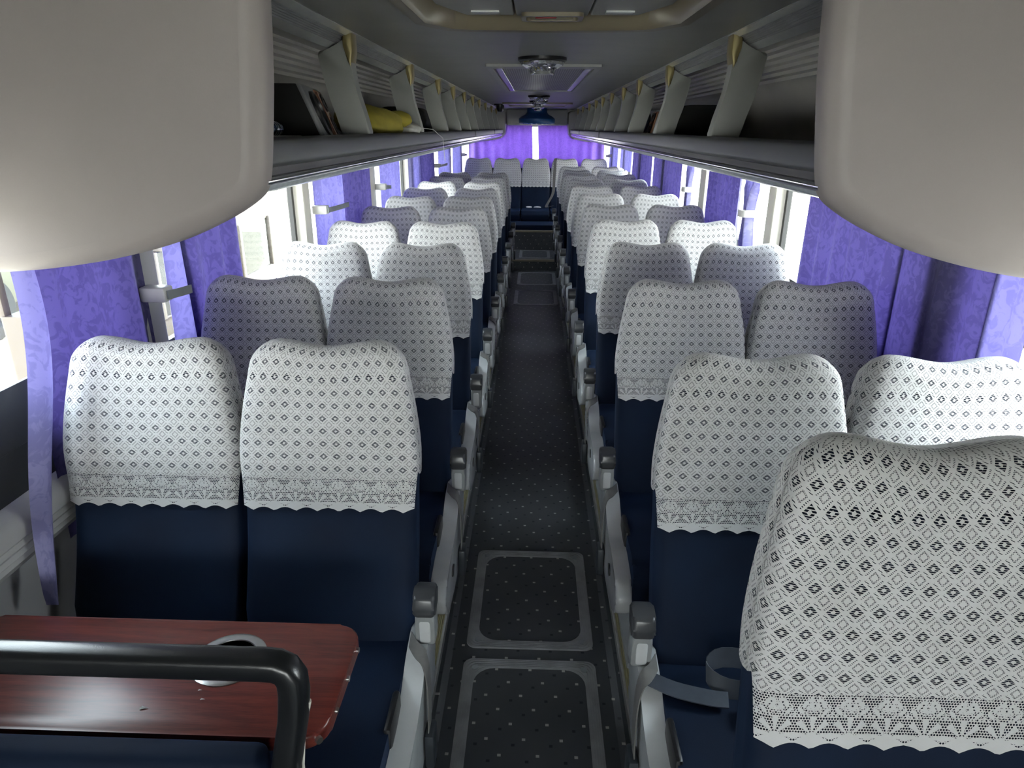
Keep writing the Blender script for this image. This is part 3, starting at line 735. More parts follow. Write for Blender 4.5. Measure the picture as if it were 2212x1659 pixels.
def make_seat(kind, s):
    """kind: 'aisle' has armrest, side shell and belt on the side given by s (+1: armrest at +x)"""
    t = empty('passenger_seat'); 
    b = obj('backrest', make_back_mesh(), 'navy', t); b.location = (0, 0.045, HZ); b.rotation_euler = (-REC, 0, 0)
    c = bpy.data.objects.new('headrest_cover', COVER); COL.objects.link(c); c.parent = t; c.location = b.location; c.rotation_euler = b.rotation_euler
    c['label'] = 'white lace headrest cover'
    # cushion
    bm = bmesh.new(); pr = smooth_poly([(0.02, 0.515), (-0.30, 0.515), (-0.455, 0.52), (-0.515, 0.47), (-0.50, 0.375), (-0.44, 0.34), (0.02, 0.36)], 0.25, 4)
    prism(bm, pr, -SW / 2 + 0.006, SW / 2 - 0.006, 'x', bev=0.022, seg=4); obj('cushion', bm, 'navy', t, loc=(0, 0, -0.033))
    # pedestal
    bm = box((-0.16, -0.36, 0.03), (-0.11, -0.02, 0.345), 0.012); bx(bm, (-0.20, -0.40, 0.0), (-0.07, 0.04, 0.03), 0.008); bx(bm, (-0.2, -0.34, 0.31), (0.2, -0.04, 0.345), 0.005)
    obj('pedestal', bm, 'armgrey', t)
    if kind == 'aisle':
        ax = s * (0.266)
        bm = bmesh.new()
        pr = [(0.055, 0.545), (-0.02, 0.555), (-0.10, 0.535), (-0.17, 0.495), (-0.25, 0.475), (-0.36, 0.475), (-0.47, 0.455), (-0.515, 0.42), (-0.50, 0.355), (-0.42, 0.315), (-0.28, 0.295), (-0.12, 0.30), (0.0, 0.33), (0.055, 0.40)]
        x0, x1 = sorted((ax - s * 0.045, ax + s * 0.006))
        prism(bm, smooth_poly(pr, 0.25, 3), x0, x1, 'x', bev=0.013, seg=4); sh = obj('side_shell', bm, 'shell', t)
        bm = bmesh.new(); lathe(bm, [(0.024, -0.003), (0.024, 0.003)], 18); hole = obj('hole_disc', bm, 'black', sh)  # black disc painted in for the dark of a round hole
        hole.rotation_euler = (0, PI / 2, 0); hole.location = (ax + s * 0.0065, -0.33, 0.40); hole.scale = (0.8, 1, 1)
        bm = bmesh.new(); x0, x1 = sorted((ax - s * 0.058, ax - s * 0.040)); bx(bm, (x0, -0.31, 0.455), (x1, -0.19, 0.53), 0.008, 2); obj('recline_lever', bm, 'black', sh)
        # folded-up armrest
        bm = bmesh.new(); w2 = 0.024
        prism(bm, smooth_poly([(-0.005, 0.535), (-0.055, 0.54), (-0.060, 0.60), (-0.066, 0.640), (0.0, 0.640)], 0.2, 3), ax - w2, ax + w2, 'x', bev=0.009, seg=3)
        ar = obj('armrest', bm, 'armgrey', t)
        bm = bmesh.new(); bx(bm, (ax - w2 * 0.62, -0.064, 0.555), (ax + w2 * 0.62, -0.050, 0.625), 0.006); obj('armrest_underside', bm, 'shell', ar)
        bm = bmesh.new(); prism(bm, smooth_poly([(0.004, 0.632), (-0.066, 0.632), (-0.074, 0.66), (-0.066, 0.692), (-0.03, 0.70), (0.004, 0.695)], 0.25, 3), ax - w2 - 0.003, ax + w2 + 0.003, 'x', bev=0.010, seg=3); obj('armrest_cap', bm, 'armdark', ar)
        # belt draped over the shell
        bm = bmesh.new(); path = [(ax - s * 0.040, -0.05, 0.555), (ax - s * 0.020, -0.085, 0.555), (ax + s * 0.002, -0.105, 0.547), (ax + s * 0.014, -0.12, 0.50), (ax + s * 0.018, -0.14, 0.42), (ax + s * 0.018, -0.155, 0.365)]
        ribbon(bm, path, (0, 0.045, 0.012), 0.003); sb_ = obj('seat_belt', bm, 'belt', t)
        bm = box((ax + s * 0.020 - 0.012, -0.185, 0.27), (ax + s * 0.020 + 0.012, -0.125, 0.375), 0.006); obj('buckle', bm, 'buckle', sb_)
        for q in (sh, ar, sb_): q.location = (0, -0.008, -0.036)
    return t
def ribbon(bm, path, wv, th):
    """flat webbing along a path; wv: vector across its width"""
    wv = Vector(wv); rings = []
    P = [Vector(p) for p in path]
    # smooth
    Q = []
    for i in range(len(P) - 1):
        for k in range(4):
            t = k / 4
            p0 = P[max(0, i - 1)]; p1 = P[i]; p2 = P[i + 1]; p3 = P[min(len(P) - 1, i + 2)]
            Q.append(0.5 * ((2 * p1) + (-p0 + p2) * t + (2 * p0 - 5 * p1 + 4 * p2 - p3) * t * t + (-p0 + 3 * p1 - 3 * p2 + p3) * t ** 3))
    Q.append(P[-1])
    for i, p in enumerate(Q):
        d = (Q[min(i + 1, len(Q) - 1)] - Q[max(i - 1, 0)]).normalized(); n = d.cross(wv).normalized() * th / 2; h = wv / 2
        rings.append([bm.verts.new(p + a + b) for a, b in ((h, n), (-h, n), (-h, -n), (h, -n))])
    for A, B in zip(rings, rings[1:]):
        for k in range(4): bm.faces.new((A[k], A[(k + 1) % 4], B[(k + 1) % 4], B[k]))
    bm.faces.new(rings[0]); bm.faces.new(rings[-1]); return bm
protos = {('aisle', 1): make_seat('aisle', 1), ('aisle', -1): make_seat('aisle', -1), ('window', 0): make_seat('window', 0)}
used = set()
def copy_tree(o, parent=None):
    c = o.copy(); COL.objects.link(c)
    if parent: c.parent = parent
    for ch in [q for q in COL.objects if q.parent == o]: copy_tree(ch, c)
    return c
def place_seat(key, x, y, z, label, group, drec=0.0, yaw=0.0):
    if key in used: o = copy_tree(protos[key])
    else: o = protos[key]; used.add(key)
    o.location = (x, y, z); o.rotation_euler = (0, 0, math.radians(yaw))
    for ch in [q for q in COL.objects if q.parent == o]:
        if ch.name.startswith(('backrest', 'headrest_cover')): ch.rotation_euler = (-(REC + math.radians(drec)), 0, 0)
    tag(o, label, 'seat', group); return o
ORD = ['first', 'second', 'third', 'fourth', 'fifth', 'sixth', 'seventh', 'eighth', 'ninth', 'tenth', 'eleventh', 'twelfth']
jit = {('L', 0): (1.0, 1.2), ('L', 1): (0.5, 0.3), ('L', 2): (0, -1.2), ('L', 5): (0, 1.5), ('L', 7): (1, 0)}
for n in range(10):
    y = 1.455 + 0.787 * n; ja, jw = jit.get(('L', n), (0, 0))
    la = 'aisle seat in the nearest left row, behind the table' if n == 0 else ('last aisle seat on the left of the aisle, white lace cover' if n == 9 else '%s left aisle seat counting back from the table' % ORD[n])
    lw = 'window seat in the nearest left row, beside the hanging purple curtain' if n == 0 else ('last window seat on the left, white lace cover' if n == 9 else '%s left window seat counting back from the table' % ORD[n])
    place_seat(('aisle', 1), -0.533, y, PF, 'navy ' + la, 'lace-covered passenger seats', ja)
    place_seat(('window', 0), -0.998, y, PF, 'navy ' + lw, 'lace-covered passenger seats', jw)
for n in range(11):
    y = 1.40 + 0.87 * n
    la = 'right aisle seat directly behind the closest big seat' if n == 0 else ('last right aisle seat before the rear bench' if n == 10 else '%s right aisle seat counting back, after the closest big one' % ORD[n])
    lw = 'right window seat partly hidden by the closest big seat' if n == 0 else ('last right window seat before the rear bench' if n == 10 else '%s right window seat counting back from the closest big seat' % ORD[n])
    place_seat(('aisle', -1), 0.533, y, PF, 'navy ' + la, 'lace-covered passenger seats', -0.5 if n == 0 else 0)
    place_seat(('window', 0), 0.995, y, PF, 'navy ' + lw, 'lace-covered passenger seats', [0.8, -2, 0.5, 0, -0.5, 0, 0.4, 0, 0, 0, 0][n])
N_ = place_seat(('window', 0), 0.565, 0.735, PF - 0.03, 'closest and largest seat at the right edge, white lace cover with scalloped hem', 'lace-covered passenger seats', -2)
N_.scale = (1, 1, 1.10)
for k in range(5):
    lab = ['leftmost rear bench seat in front of the violet curtain', 'rear bench seat just left of the middle one', 'middle rear bench seat under the white curtain gap', 'rear bench seat just right of the middle one', 'rightmost rear bench seat in front of the violet curtain'][k]
    place_seat(('window', 0), -0.92 + 0.46 * k, 11.35, Z2S - 0.26, lab, 'lace-covered rear bench seats', -5)

bm = box((-1.16, 10.42, Z2S), (1.16, 11.25, Z2S + 0.075), 0.01); bx(bm, (-1.16, 11.62, Z2S), (1.16, 11.66, 1.25), 0.01); bx(bm, (-1.16, 11.2, Z2S), (1.16, 11.64, Z2S + 0.03))  # bench base; upright rear panel added to darken the gaps between seats
bb = obj('bench_base', bm, 'navy'); tag(bb, 'dark navy bench base under the five rear seats, added backing panel behind', 'bench base')
bm = bmesh.new(); ribbon(bm, [(0.30, 11.25, 1.42), (0.285, 11.18, 1.10), (0.27, 11.10, 0.90), (0.17, 11.0, 0.715), (0.26, 11.02, 0.72)], (0.045, 0.0, 0.01), 0.003)
tag(obj('seat_belt', bm, 'belt'), 'long grey belt hanging beside the middle rear bench seat', 'seat belt')
# ------------------------------------------------------------------ loose belt on the nearest right aisle seat
bm = bmesh.new(); ribbon(bm, [(0.28, 1.30, 0.66), (0.34, 1.27, 0.655), (0.42, 1.25, 0.652), (0.46, 1.25, 0.648)], (0.01, 0.048, 0.0), 0.003)
ribbon(bm, [(0.70, 1.30, 0.65), (0.58, 1.32, 0.69), (0.46, 1.33, 0.70), (0.42, 1.31, 0.675), (0.47, 1.28, 0.652), (0.60, 1.27, 0.65)], (0.0, 0.02, 0.042), 0.003)
lb = obj('lap_belt', bm, 'bbelt', None, True, (0.0, 0.0, -0.03)); tag(lb, 'slate grey lap belt lying on the cushion of the nearest right aisle seat', 'seat belt')
obj('buckle', box((0.49, 1.18, 0.648), (0.60, 1.235, 0.675), 0.008), 'buckle', lb)

# ------------------------------------------------------------------ table and guard rail
TZ = 0.838
t = empty('table', (-0.80, 1.06, 0)); tag(t, 'mahogany laminate table with a metal cup holder, in front of the nearest left seats', 'table')
bm = bmesh.new(); outl = [(-0.42, 0.145), (-0.42, -0.145)] + [(p) for p in []]
r0 = 0.045; o = rrect(-0.42, -0.15, 0.43, 0.15, 0.05, 8)
prism(bm, o, TZ - 0.032, TZ, 'z', bev=0.006, seg=3); tt = obj('tabletop', bm, 'wood', t)
cu = empty('x'); bpy.data.objects.remove(cu)
bm = bmesh.new(); cx_, cy_ = 0.182, 0.036
lathe(bm, [(0.052, -0.03), (0.054, -0.0005), (0.055, 0.003), (0.068, 0.0045), (0.074, 0.002), (0.074, -0.001)], 36, (cx_, cy_, TZ)); obj('cup_holder', bm, 'steel', t)
bm = bmesh.new(); lathe(bm, [(0.0535, 0.0012), (0.0, 0.0012)], 24, (cx_, cy_, TZ)); cw = obj('cup_well', bm, 'black', t)
for (x_, y_) in ((0.432, 0.09), (0.432, 0.01), (0.431, -0.07)):
    bm = bmesh.new(); tube(bm, [(x_ - 0.004, y_, TZ - 0.016), (x_ + 0.003, y_, TZ - 0.016)], 0.006, 10); obj('screw', bm, 'steel', t)
bm = bmesh.new(); tube(bm, [(0.412, -0.132, TZ - 0.016), (0.420, -0.140, TZ - 0.016)], 0.007, 10); obj('screw', bm, 'steel', t)
bm = bmesh.new(); tube(bm, [(0.34, -0.10, PF), (0.34, -0.10, TZ - 0.03)], 0.010, 12); obj('leg', bm, 'railwhite', t)
for (x_, y_, s_) in ((-0.625, 0.99, 0.006), (-0.640, 1.012, 0.005), (-0.725, 0.965, 0.010)):
    bm = bmesh.new(); vs_ = [bm.verts.new((x_ + math.cos(a) * s_ * q, y_ + math.sin(a) * s_ * 0.5 * q, TZ + 0.0015 + 0.0015 * math.sin(3 * a))) for a, q in ((0, 1), (1.0, 0.5), (2.0, 1.1), (3.2, 0.7), (4.2, 1.0), (5.2, 0.5))]
    bm.faces.new(vs_); bmesh.ops.solidify(bm, geom=bm.faces[:], thickness=0.001)
    p = obj('paper_scrap', bm, 'paper', None, False); tag(p, 'tiny white paper scrap on the mahogany table' if s_ < 0.009 else 'largest white paper scrap on the mahogany table, left of the others', 'paper scrap', 'paper scraps on the table')

gr = empty('guard_rail', (-0.80, 0.89, 0)); tag(gr, 'black padded guard rail with navy cloth panel at the bottom left corner', 'guard rail')
bm = bmesh.new()
RZ = 1.022
pth = [(-0.40, 0.0, RZ), (-0.1, 0.0, RZ), (0.15, 0, RZ), (0.35, 0.0, RZ), (0.375, 0, RZ - 0.002), (0.390, -0.001, RZ - 0.009), (0.399, -0.003, RZ - 0.024), (0.401, -0.006, RZ - 0.05), (0.397, -0.012, RZ - 0.10), (0.385, -0.018, RZ - 0.16), (0.378, -0.022, RZ - 0.20)]
tube(bm, pth, 0.0235, 24, sx=1.05, sz=1.0, e=3.2); obj('padded_handle', bm, 'bumper', gr)
bm = bmesh.new(); tube(bm, [(0.378, -0.022, RZ - 0.200), (0.374, -0.026, RZ - 0.25), (0.372, -0.03, 0.5), (0.372, -0.03, PF)], 0.0255, 16); obj('post', bm, 'bronze', gr)
bm = bmesh.new(); tube(bm, [(0.420, 0.0, RZ - 0.075), (0.405, -0.004, RZ - 0.14), (0.398, -0.01, RZ - 0.21), (0.396, -0.012, 0.55)], 0.006, 8); obj('cream_piping', bm, 'pillar', gr)
bm = bmesh.new(); bx(bm, (-0.41, -0.055, 0.25), (0.345, 0.005, RZ - 0.165), 0.022, 4); obj('cloth_panel', bm, 'navy', gr)

# ------------------------------------------------------------------ floor hatches in the aisle
def floor_hatch(x, y0, y1, z, w_, label):
    h = empty('floor_hatch', (x, (y0 + y1) / 2, z)); tag(h, label, 'floor hatch', 'framed floor hatches in the aisle')
    a, L = w_ / 2, (y1 - y0) / 2
    bm = bmesh.new()
    K = 5; f = 0.042
    for k in range(K):
        o0 = f * k / K; o1 = f * (k + 0.72) / K
        frame_ring(bm, rrect(-a + o0, -L + o0, a - o0, L - o0, 0.035), rrect(-a + o1, -L + o1, a - o1, L - o1, max(0.035, 0.035 + (o1 > f * 0.8) * 0.02)), 0.0, 0.0062)
    frame_ring(bm, rrect(-a + 0.002, -L + 0.002, a - 0.002, L - 0.002, 0.035), rrect(-a + f, -L + f, a - f, L - f, 0.075), 0.0, 0.004)
    fr = obj('frame', bm, 'hatchmetal', h, False)
    for sx in (-1, 1):
        for sy in (-1, 1):
            bm = bmesh.new(); lathe(bm, [(0.013, 0.003), (0.013, 0.0075), (0.009, 0.0085), (0.0, 0.0085)], 14, (sx * (a - 0.043), sy * (L - 0.043), 0)); obj('screw', bm, 'clipgrey', fr)
    bm = bmesh.new(); prism(bm, rrect(-a + f, -L + f, a - f, L - f, 0.07), 0.0008, 0.0018, 'z'); obj('panel', bm, 'vinyl', h, False)
M['hatchmetal'] = plain('dull hatch metal', (0.30, 0.305, 0.315), 0.38, metal=0.25, var=0.2, scale=12)
floor_hatch(0.0, 1.39, 2.03, 0.0, 0.485, 'nearest ribbed-frame floor hatch at the bottom of the aisle')
floor_hatch(0.0, 2.09, 2.73, 0.0, 0.485, 'second ribbed-frame floor hatch in the aisle, next to the nearest one')
floor_hatch(0.02, 7.50, 8.25, 0.0, 0.50, 'far floor hatch in the lower aisle, nearer of the two before the steps')
floor_hatch(0.03, 8.55, 9.35, 0.0, 0.50, 'floor hatch right at the foot of the first rear step')
floor_hatch(0.0, 9.62, 10.28, Z1S, 0.44, 'floor hatch on the middle step level at the rear')

# ------------------------------------------------------------------ curtains
def curtain(s, ya, yb, mat, label, zt=1.74, zb=0.86, amp=0.022, pitch=0.085, tie=None, xo=0.046, ya2=None, yb2=None, group='window curtains', wave=0.0, seed=0, hem=True, tip=None):
    """sheet hanging along a side wall; ya..yb its extent at the top, ya2..yb2 at the bottom"""
    rnd = random.Random(seed); W_ = lambda q: None if q is None else (q + 0.15) * 1.10 - 0.15
    ya, yb, ya2, yb2 = W_(ya), W_(yb), W_(ya2), W_(yb2)
    amp = min(amp, 0.024)
    ya2 = ya if ya2 is None else ya2; yb2 = yb if yb2 is None else yb2
    L = max(abs(yb - ya), 0.12); NU = max(24, int(L / pitch * 12)); NV = 26
    ph = rnd.random() * 6; cyc = max(1.5, L / pitch)
    bm = bmesh.new(); uvl = bm.loops.layers.uv.new('UVMap'); G = []
    for j in range(NV + 1):
        v = j / NV; z = zt + (zb - zt) * v; row = []
        y0 = ya + (ya2 - ya) * v; y1 = yb + (yb2 - yb) * v
        k = 1.0
        if tie is not None:
            d = (z - tie) / 0.20
            k = 1 - 0.80 * math.exp(-d * d)
            if z < tie: k = max(k * 0.62, 0.2)
        ym = (y0 + y1) / 2
        for i in range(NU + 1):
            u_ = i / NU
            y = ym + (u_ - 0.5) * (y1 - y0) * k
            fold = math.sin(2 * PI * cyc * u_ + ph + 0.5 * math.sin(3 * u_ + seed)) * (0.75 + 0.25 * math.sin(7 * u_ + seed))
            x = WX - xo + amp * fold * (0.65 + 0.35 * v) * (1.5 if k < 0.6 else 1) + wave * math.sin(2.2 * v * PI + u_ * 2)
            zz = z
            if tip and v > 0.5: x += 0.0
            row.append(bm.verts.new((s * x, y, zz)))
        G.append(row)
    for j in range(NV):
        for i in range(NU):
            f = bm.faces.new((G[j][i], G[j][i + 1], G[j + 1][i + 1], G[j + 1][i]))
            for lp, (a, b) in zip(f.loops, ((i, j), (i + 1, j), (i + 1, j + 1), (i, j + 1))):
                lp[uvl].uv = (a / NU * L * 1.25 + seed * 0.37, -b / NV * (zt - zb))
    o = obj('curtain', bm, mat, None); tag(o, label, 'curtain', group)
    for p in o.data.polygons: p.use_smooth = True
    if tie is not None:
        bm = bmesh.new(); w_ = abs(yb - ya) * 0.12 + 0.01; c_ = (ya + yb) / 2 + ((ya2 - ya) + (yb2 - yb)) / 2 * ((zt - tie) / (zt - zb))
        prism(bm, rrect(-0.055, -w_, 0.05, w_, 0.03), tie - 0.02, tie + 0.02, 'z'); tb = obj('tieback', bm, 'clip', o, True, (s * (WX - xo), c_, 0))
    return o
cu = curtain
cu(-1, 1.44, 1.92, 'curtain', 'wide purple damask curtain at the nearest left window, under the rack end cover', zb=0.80, seed=1, ya2=1.41, yb2=1.93, amp=0.02, pitch=0.16)
cu(-1, 2.04, 2.16, 'curtainlit', 'narrow lit pale lilac curtain flap beside the first left pillar', seed=2, ya2=2.00, yb2=2.22, amp=0.018)
cu(-1, 2.14, 2.60, 'curtain', 'dark purple left curtain just before the window showing the parked van', seed=3, amp=0.026, pitch=0.17)
cu(-1, 3.56, 4.09, 'curtainlit', 'lit lilac brocade left curtain held by a grey strap at the second pillar', seed=4, amp=0.026, pitch=0.16)
cu(-1, 4.09, 4.78, 'curtain', 'purple left curtain behind the lilac one, ending at the third pillar', seed=5)
cu(-1, 5.06, 5.85, 'curtainlit', 'lilac left curtain between the third and fourth pillar', seed=6, amp=0.026, pitch=0.15)
cu(-1, 6.35, 6.85, 'curtainlit', 'pale left curtain strip before the dark purple folds', seed=7)
cu(-1, 6.85, 7.85, 'curtain', 'deep purple pleated left curtain, further back than the lilac ones', seed=8, amp=0.03)
cu(-1, 8.25, 9.5, 'curtainlit', 'pale lilac left curtain with a long grey strap near the rear', seed=9, amp=0.025, pitch=0.2)
cu(-1, 9.7, 10.9, 'curtainlit', 'last lilac curtain on the left side, beside the rear corner', seed=10)
cu(1, 1.55, 1.70, 'curtainlit', 'lit pale lilac turned-back curtain edge at the nearest right window', seed=11, zb=0.9, amp=0.012, pitch=0.2)
cu(1, 1.68, 2.18, 'curtain', 'broad purple damask curtain at the nearest right window', seed=12, zb=0.9, amp=0.02, pitch=0.2)
cu(1, 2.16, 2.92, 'curtain', 'purple damask right curtain under the corner of the right end cover', seed=13, amp=0.022, pitch=0.15)
cu(1, 3.62, 3.92, 'curtainlit', 'tied narrow lilac right curtain, larger and nearer of the two tied ones', seed=14, tie=1.40, amp=0.03, pitch=0.06)
cu(1, 3.98, 4.72, 'curtain', 'purple right curtain between the two tied curtains', seed=15, amp=0.03)
cu(1, 5.15, 5.45, 'curtainlit', 'tied narrow lilac right curtain, smaller and further of the two', seed=16, tie=1.40, amp=0.03, pitch=0.06)
cu(1, 5.62, 6.95, 'curtain', 'purple right curtain just behind the smaller tied curtain', seed=17, amp=0.03, pitch=0.14)
cu(1, 7.1, 8.4, 'curtain', 'far purple right curtain beside the white sliver of window', seed=18, amp=0.03, pitch=0.15)
cu(1, 8.5, 9.6, 'curtainlit', 'crumpled pale right curtain with a rounded lifted hem near the rear', seed=19, amp=0.045, zb=1.32, pitch=0.3)
cu(1, 10.0, 11.0, 'curtainlit', 'last mauve right curtain beside the rear corner', seed=20, zb=1.1)
# the loose light flap hanging down at the left edge
bm = bmesh.new(); uvl = bm.loops.layers.uv.new('UVMap'); G = []
for j in range(31):
    v = j / 30; z = 1.62 - v * 0.88
    wdt = 0.075 * math.sin(PI * min(1.0, 0.18 + 0.82 * v)) ** 0.6 + 0.003
    yc = 1.54 - 0.02 * v - 0.16 * v * v + 0.012 * math.sin(7 * v)
    G.append([bm.verts.new((-(1.205 - 0.03 * math.sin(PI * u_) - 0.008 * math.sin(6 * v)), yc - wdt / 2 + wdt * u_, z)) for u_ in [q / 8 for q in range(9)]])
for j in range(30):
    for i in range(8):
        f = bm.faces.new((G[j][i], G[j][i + 1], G[j + 1][i + 1], G[j + 1][i]))
        for lp, (a, b) in zip(f.loops, ((i, j), (i + 1, j), (i + 1, j + 1), (i, j + 1))): lp[uvl].uv = (a / 8 * 0.13, -b / 30 * 0.86)
fl = obj('curtain', bm, 'curtainlit', None); tag(fl, 'lit pale lilac curtain edge tapering to a point at the far left of the picture', 'curtain', 'window curtains')

def rear_curtain(x0, x1, label, seed, x0b=None, x1b=None):
    rnd = random.Random(seed); bm = bmesh.new(); uvl = bm.loops.layers.uv.new('UVMap'); G = []
    NU, NV = 90, 20; L = x1 - x0
    x0b = x0 if x0b is None else x0b; x1b = x1 if x1b is None else x1b
    for j in range(NV + 1):
        v = j / NV; z = 1.93 - v * 0.75; row = []
        a = x0 + (x0b - x0) * v; b = x1 + (x1b - x1) * v
        for i in range(NU + 1):
            u_ = i / NU
            f = math.sin(2 * PI * L / 0.17 * u_ + seed) * 0.6 + 0.4 * math.sin(2 * PI * L / 0.41 * u_ + 1.7 * seed + v)
            row.append(bm.verts.new((a + (b - a) * u_, Y1 - 0.07 + 0.028 * f, z)))
        G.append(row)
    for j in range(NV):
        for i in range(NU):
            f = bm.faces.new((G[j][i], G[j][i + 1], G[j + 1][i + 1], G[j + 1][i]))
            for lp, (a, b) in zip(f.loops, ((i, j), (i + 1, j), (i + 1, j + 1), (i, j + 1))): lp[uvl].uv = (a / NU * L, -b / NV * 0.75)
    o = obj('curtain', bm, 'curtainbacklit', None); tag(o, label, 'curtain', 'rear window curtains')
rear_curtain(-1.16, -0.075, 'backlit violet rear window curtain left of the bright gap', 1, x1b=-0.055)
rear_curtain(0.02, 1.16, 'backlit violet rear window curtain right of the bright gap', 2, x0b=0.045)

def clip(s, y, z, label, ln=0.14):
    c = empty('curtain_clip', (s * (WX - 0.03), y, z)); tag(c, label, 'curtain clip', 'curtain clips on the window pillars')
    a, b = sorted((0.0, -s * 0.085)); obj('bracket', box((a, -0.03, -0.024), (b, 0.03, 0.024), 0.008), 'clip', c)
    bm = bmesh.new(); ribbon(bm, [(-s * 0.09, -0.02, 0.0), (-s * 0.10, ln * 0.4, -0.004), (-s * 0.098, ln, -0.01)], (0, 0, 0.028), 0.004); obj('strap', bm, 'clipgrey', c)
clip(-1, 2.12, 1.355, 'grey curtain clip on the nearest left pillar, below the end cover', 0.12)
clip(-1, 3.93, 1.42, 'pale clip with grey strap on the second left pillar', 0.40)
clip(-1, 5.54, 1.42, 'pale clip on the third left pillar', 0.12)
clip(-1, 8.77, 1.42, 'pale clip with long strap on the left pillar near the rear', 0.6)
clip(-1, 11.85, 1.44, 'small dark clip beside the left rear corner', 0.2)
clip(1, 11.85, 1.44, 'small dark clip beside the right rear corner', 0.2)

# ------------------------------------------------------------------ things on the racks
TR = HC - 0.040
sb1 = empty('subwoofer', (-0.80, 2.15, TR)); tag(sb1, 'large black speaker box with copper front ring, beside the first left bracket', 'speaker')
def speaker(root, w_, d_, h_, shear=0.0):
    sh = Matrix(((1, 0, -shear, 0), (0, 1, 0, 0), (0, 0, 1, 0), (0, 0, 0, 1)))
    def put(name, bm, mat, par, m=None):
        bmesh.ops.transform(bm, matrix=sh @ (m or Matrix()), verts=bm.verts[:]); return obj(name, bm, mat, par)
    put('cabinet', bx(bmesh.new(), (-w_ / 2, 0, 0), (w_ / 2, d_, h_), 0.006), 'matblack', root)
    fp = put('front_panel', bx(bmesh.new(), (w_ / 2 - 0.004, 0.0, 0.0), (w_ / 2 + 0.012, d_, h_), 0.005), 'armgrey', root)
    def face(y, z): return Matrix.Translation((w_ / 2 + 0.010, y, z)) @ Matrix.Rotation(PI / 2, 4, 'Y')
    put('driver', lathe(bmesh.new(), [(0.40 * h_, 0.0), (0.40 * h_, 0.010), (0.35 * h_, 0.014), (0.32 * h_, 0.006), (0.0, 0.003)], 30, sy=1.0), 'black', fp, face(d_ * 0.30, h_ * 0.5))
    put('port_plate', bx(bmesh.new(), (w_ / 2, d_ * 0.60, h_ * 0.04), (w_ / 2 + 0.022, d_ * 0.92, h_ * 0.96), 0.01, 3), 'copper', fp)
    for q in (0.28, 0.72):
        put('port', lathe(bmesh.new(), [(0.17 * h_, 0.0), (0.17 * h_, 0.016), (0.12 * h_, 0.016), (0.11 * h_, 0.011), (0.0, 0.011)], 20), 'black', fp, face(d_ * 0.76, h_ * q))
speaker(sb1, 0.42, 0.34, 0.155, 0.40)
sb1.location = (-0.84, 2.08, TR); sb1.rotation_euler = (0, 0, math.radians(9))
def lump(name, c, r, mat, label, cat, parent=None, seed=0, group=None, n=20, knot=None):
    bm = bmesh.new(); bmesh.ops.create_uvsphere(bm, u_segments=n + 8, v_segments=n, radius=1)
    rnd = random.Random(seed); a = [rnd.random() * 6 for _ in range(6)]
    for v in bm.verts:
        p = v.co.copy(); k = 1 + 0.07 * math.sin(3 * p.x + a[0] + 2 * p.z) + 0.05 * math.sin(5 * p.y + a[1] + 3 * p.x) + 0.025 * math.sin(9 * p.z + 7 * p.y + a[2])
        p *= k
        if p.z < -0.75: p.z = -0.75
        v.co = Vector((p.x * r[0], p.y * r[1], p.z * r[2] + 0.75 * r[2]))
    o = obj(name, bm, mat, parent, True, c)
    if not parent: tag(o, label, cat, group)
    return o
bag = lump('cloth_bag', (-0.73, 3.14, TR + 0.0), (0.13, 0.38, 0.075), 'yellow', 'bulging yellow cloth bag on the left rack between the first two brackets', 'bag', seed=3)
lump('plastic_wrap', (0.10, 0.30, 0.0), (0.07, 0.09, 0.035), 'whiteplast', None, None, bag, seed=5)
lump('gathered_top', (0.07, 0.22, 0.04), (0.07, 0.07, 0.04), 'yellow', None, None, bag, seed=6)
bm = bmesh.new(); tube(bm, [(0.14, 0.32, 0.04), (0.22, 0.40, 0.03), (0.262, 0.43, -0.01), (0.264, 0.48, -0.12)], 0.0015, 6); obj('string', bm, 'whiteplast', bag)
tw = obj('folded_cloth', box((-0.76, 1.58, TR), (-0.605, 1.86, TR + 0.018), 0.008, 3), 'foam'); tag(tw, 'folded off-white towelling cloth at the near end of the left rack', 'cloth')
bo = empty('spray_bottle', (-0.70, 1.86, TR)); tag(bo, 'grey bottle with pink cap standing on the left rack by the end cover', 'bottle')
bm = bmesh.new(); lathe(bm, [(0.035, 0), (0.037, 0.02), (0.034, 0.12), (0.02, 0.15)], 18); obj('body', bm, 'clipgrey', bo)
bm = bmesh.new(); lathe(bm, [(0.021, 0.148), (0.022, 0.18), (0.0, 0.182)], 16); obj('cap', bm, 'pink', bo)
bo.location = (-0.69, 1.83, TR); bo.scale = (0.5, 0.5, 0.5)
cn = empty('drink_can', (-0.655, 1.73, TR + 0.018)); cn.scale = (0.8, 0.8, 0.8); tag(cn, 'dark blue and silver cylinder lying on the folded cloth on the left rack', 'can')
bm = bmesh.new(); lathe(bm, [(0.0, 0), (0.018, 0.0), (0.02, 0.004), (0.02, 0.09), (0.018, 0.094), (0.0, 0.094)], 20); q = obj('body', bm, 'bluecan', cn); q.rotation_euler = (-PI / 2, 0, 0); q.location = (0, 0.0, 0.02)
for k in range(3):
    bm = bmesh.new(); tube(bm, [(0.0205 * math.cos(a), 0.03 + 0.018 * k, 0.02 + 0.0205 * math.sin(a)) for a in [2 * PI * j / 20 for j in range(20)]], 0.002, 6, closed=True); obj('silver_band', bm, 'chrome', cn)
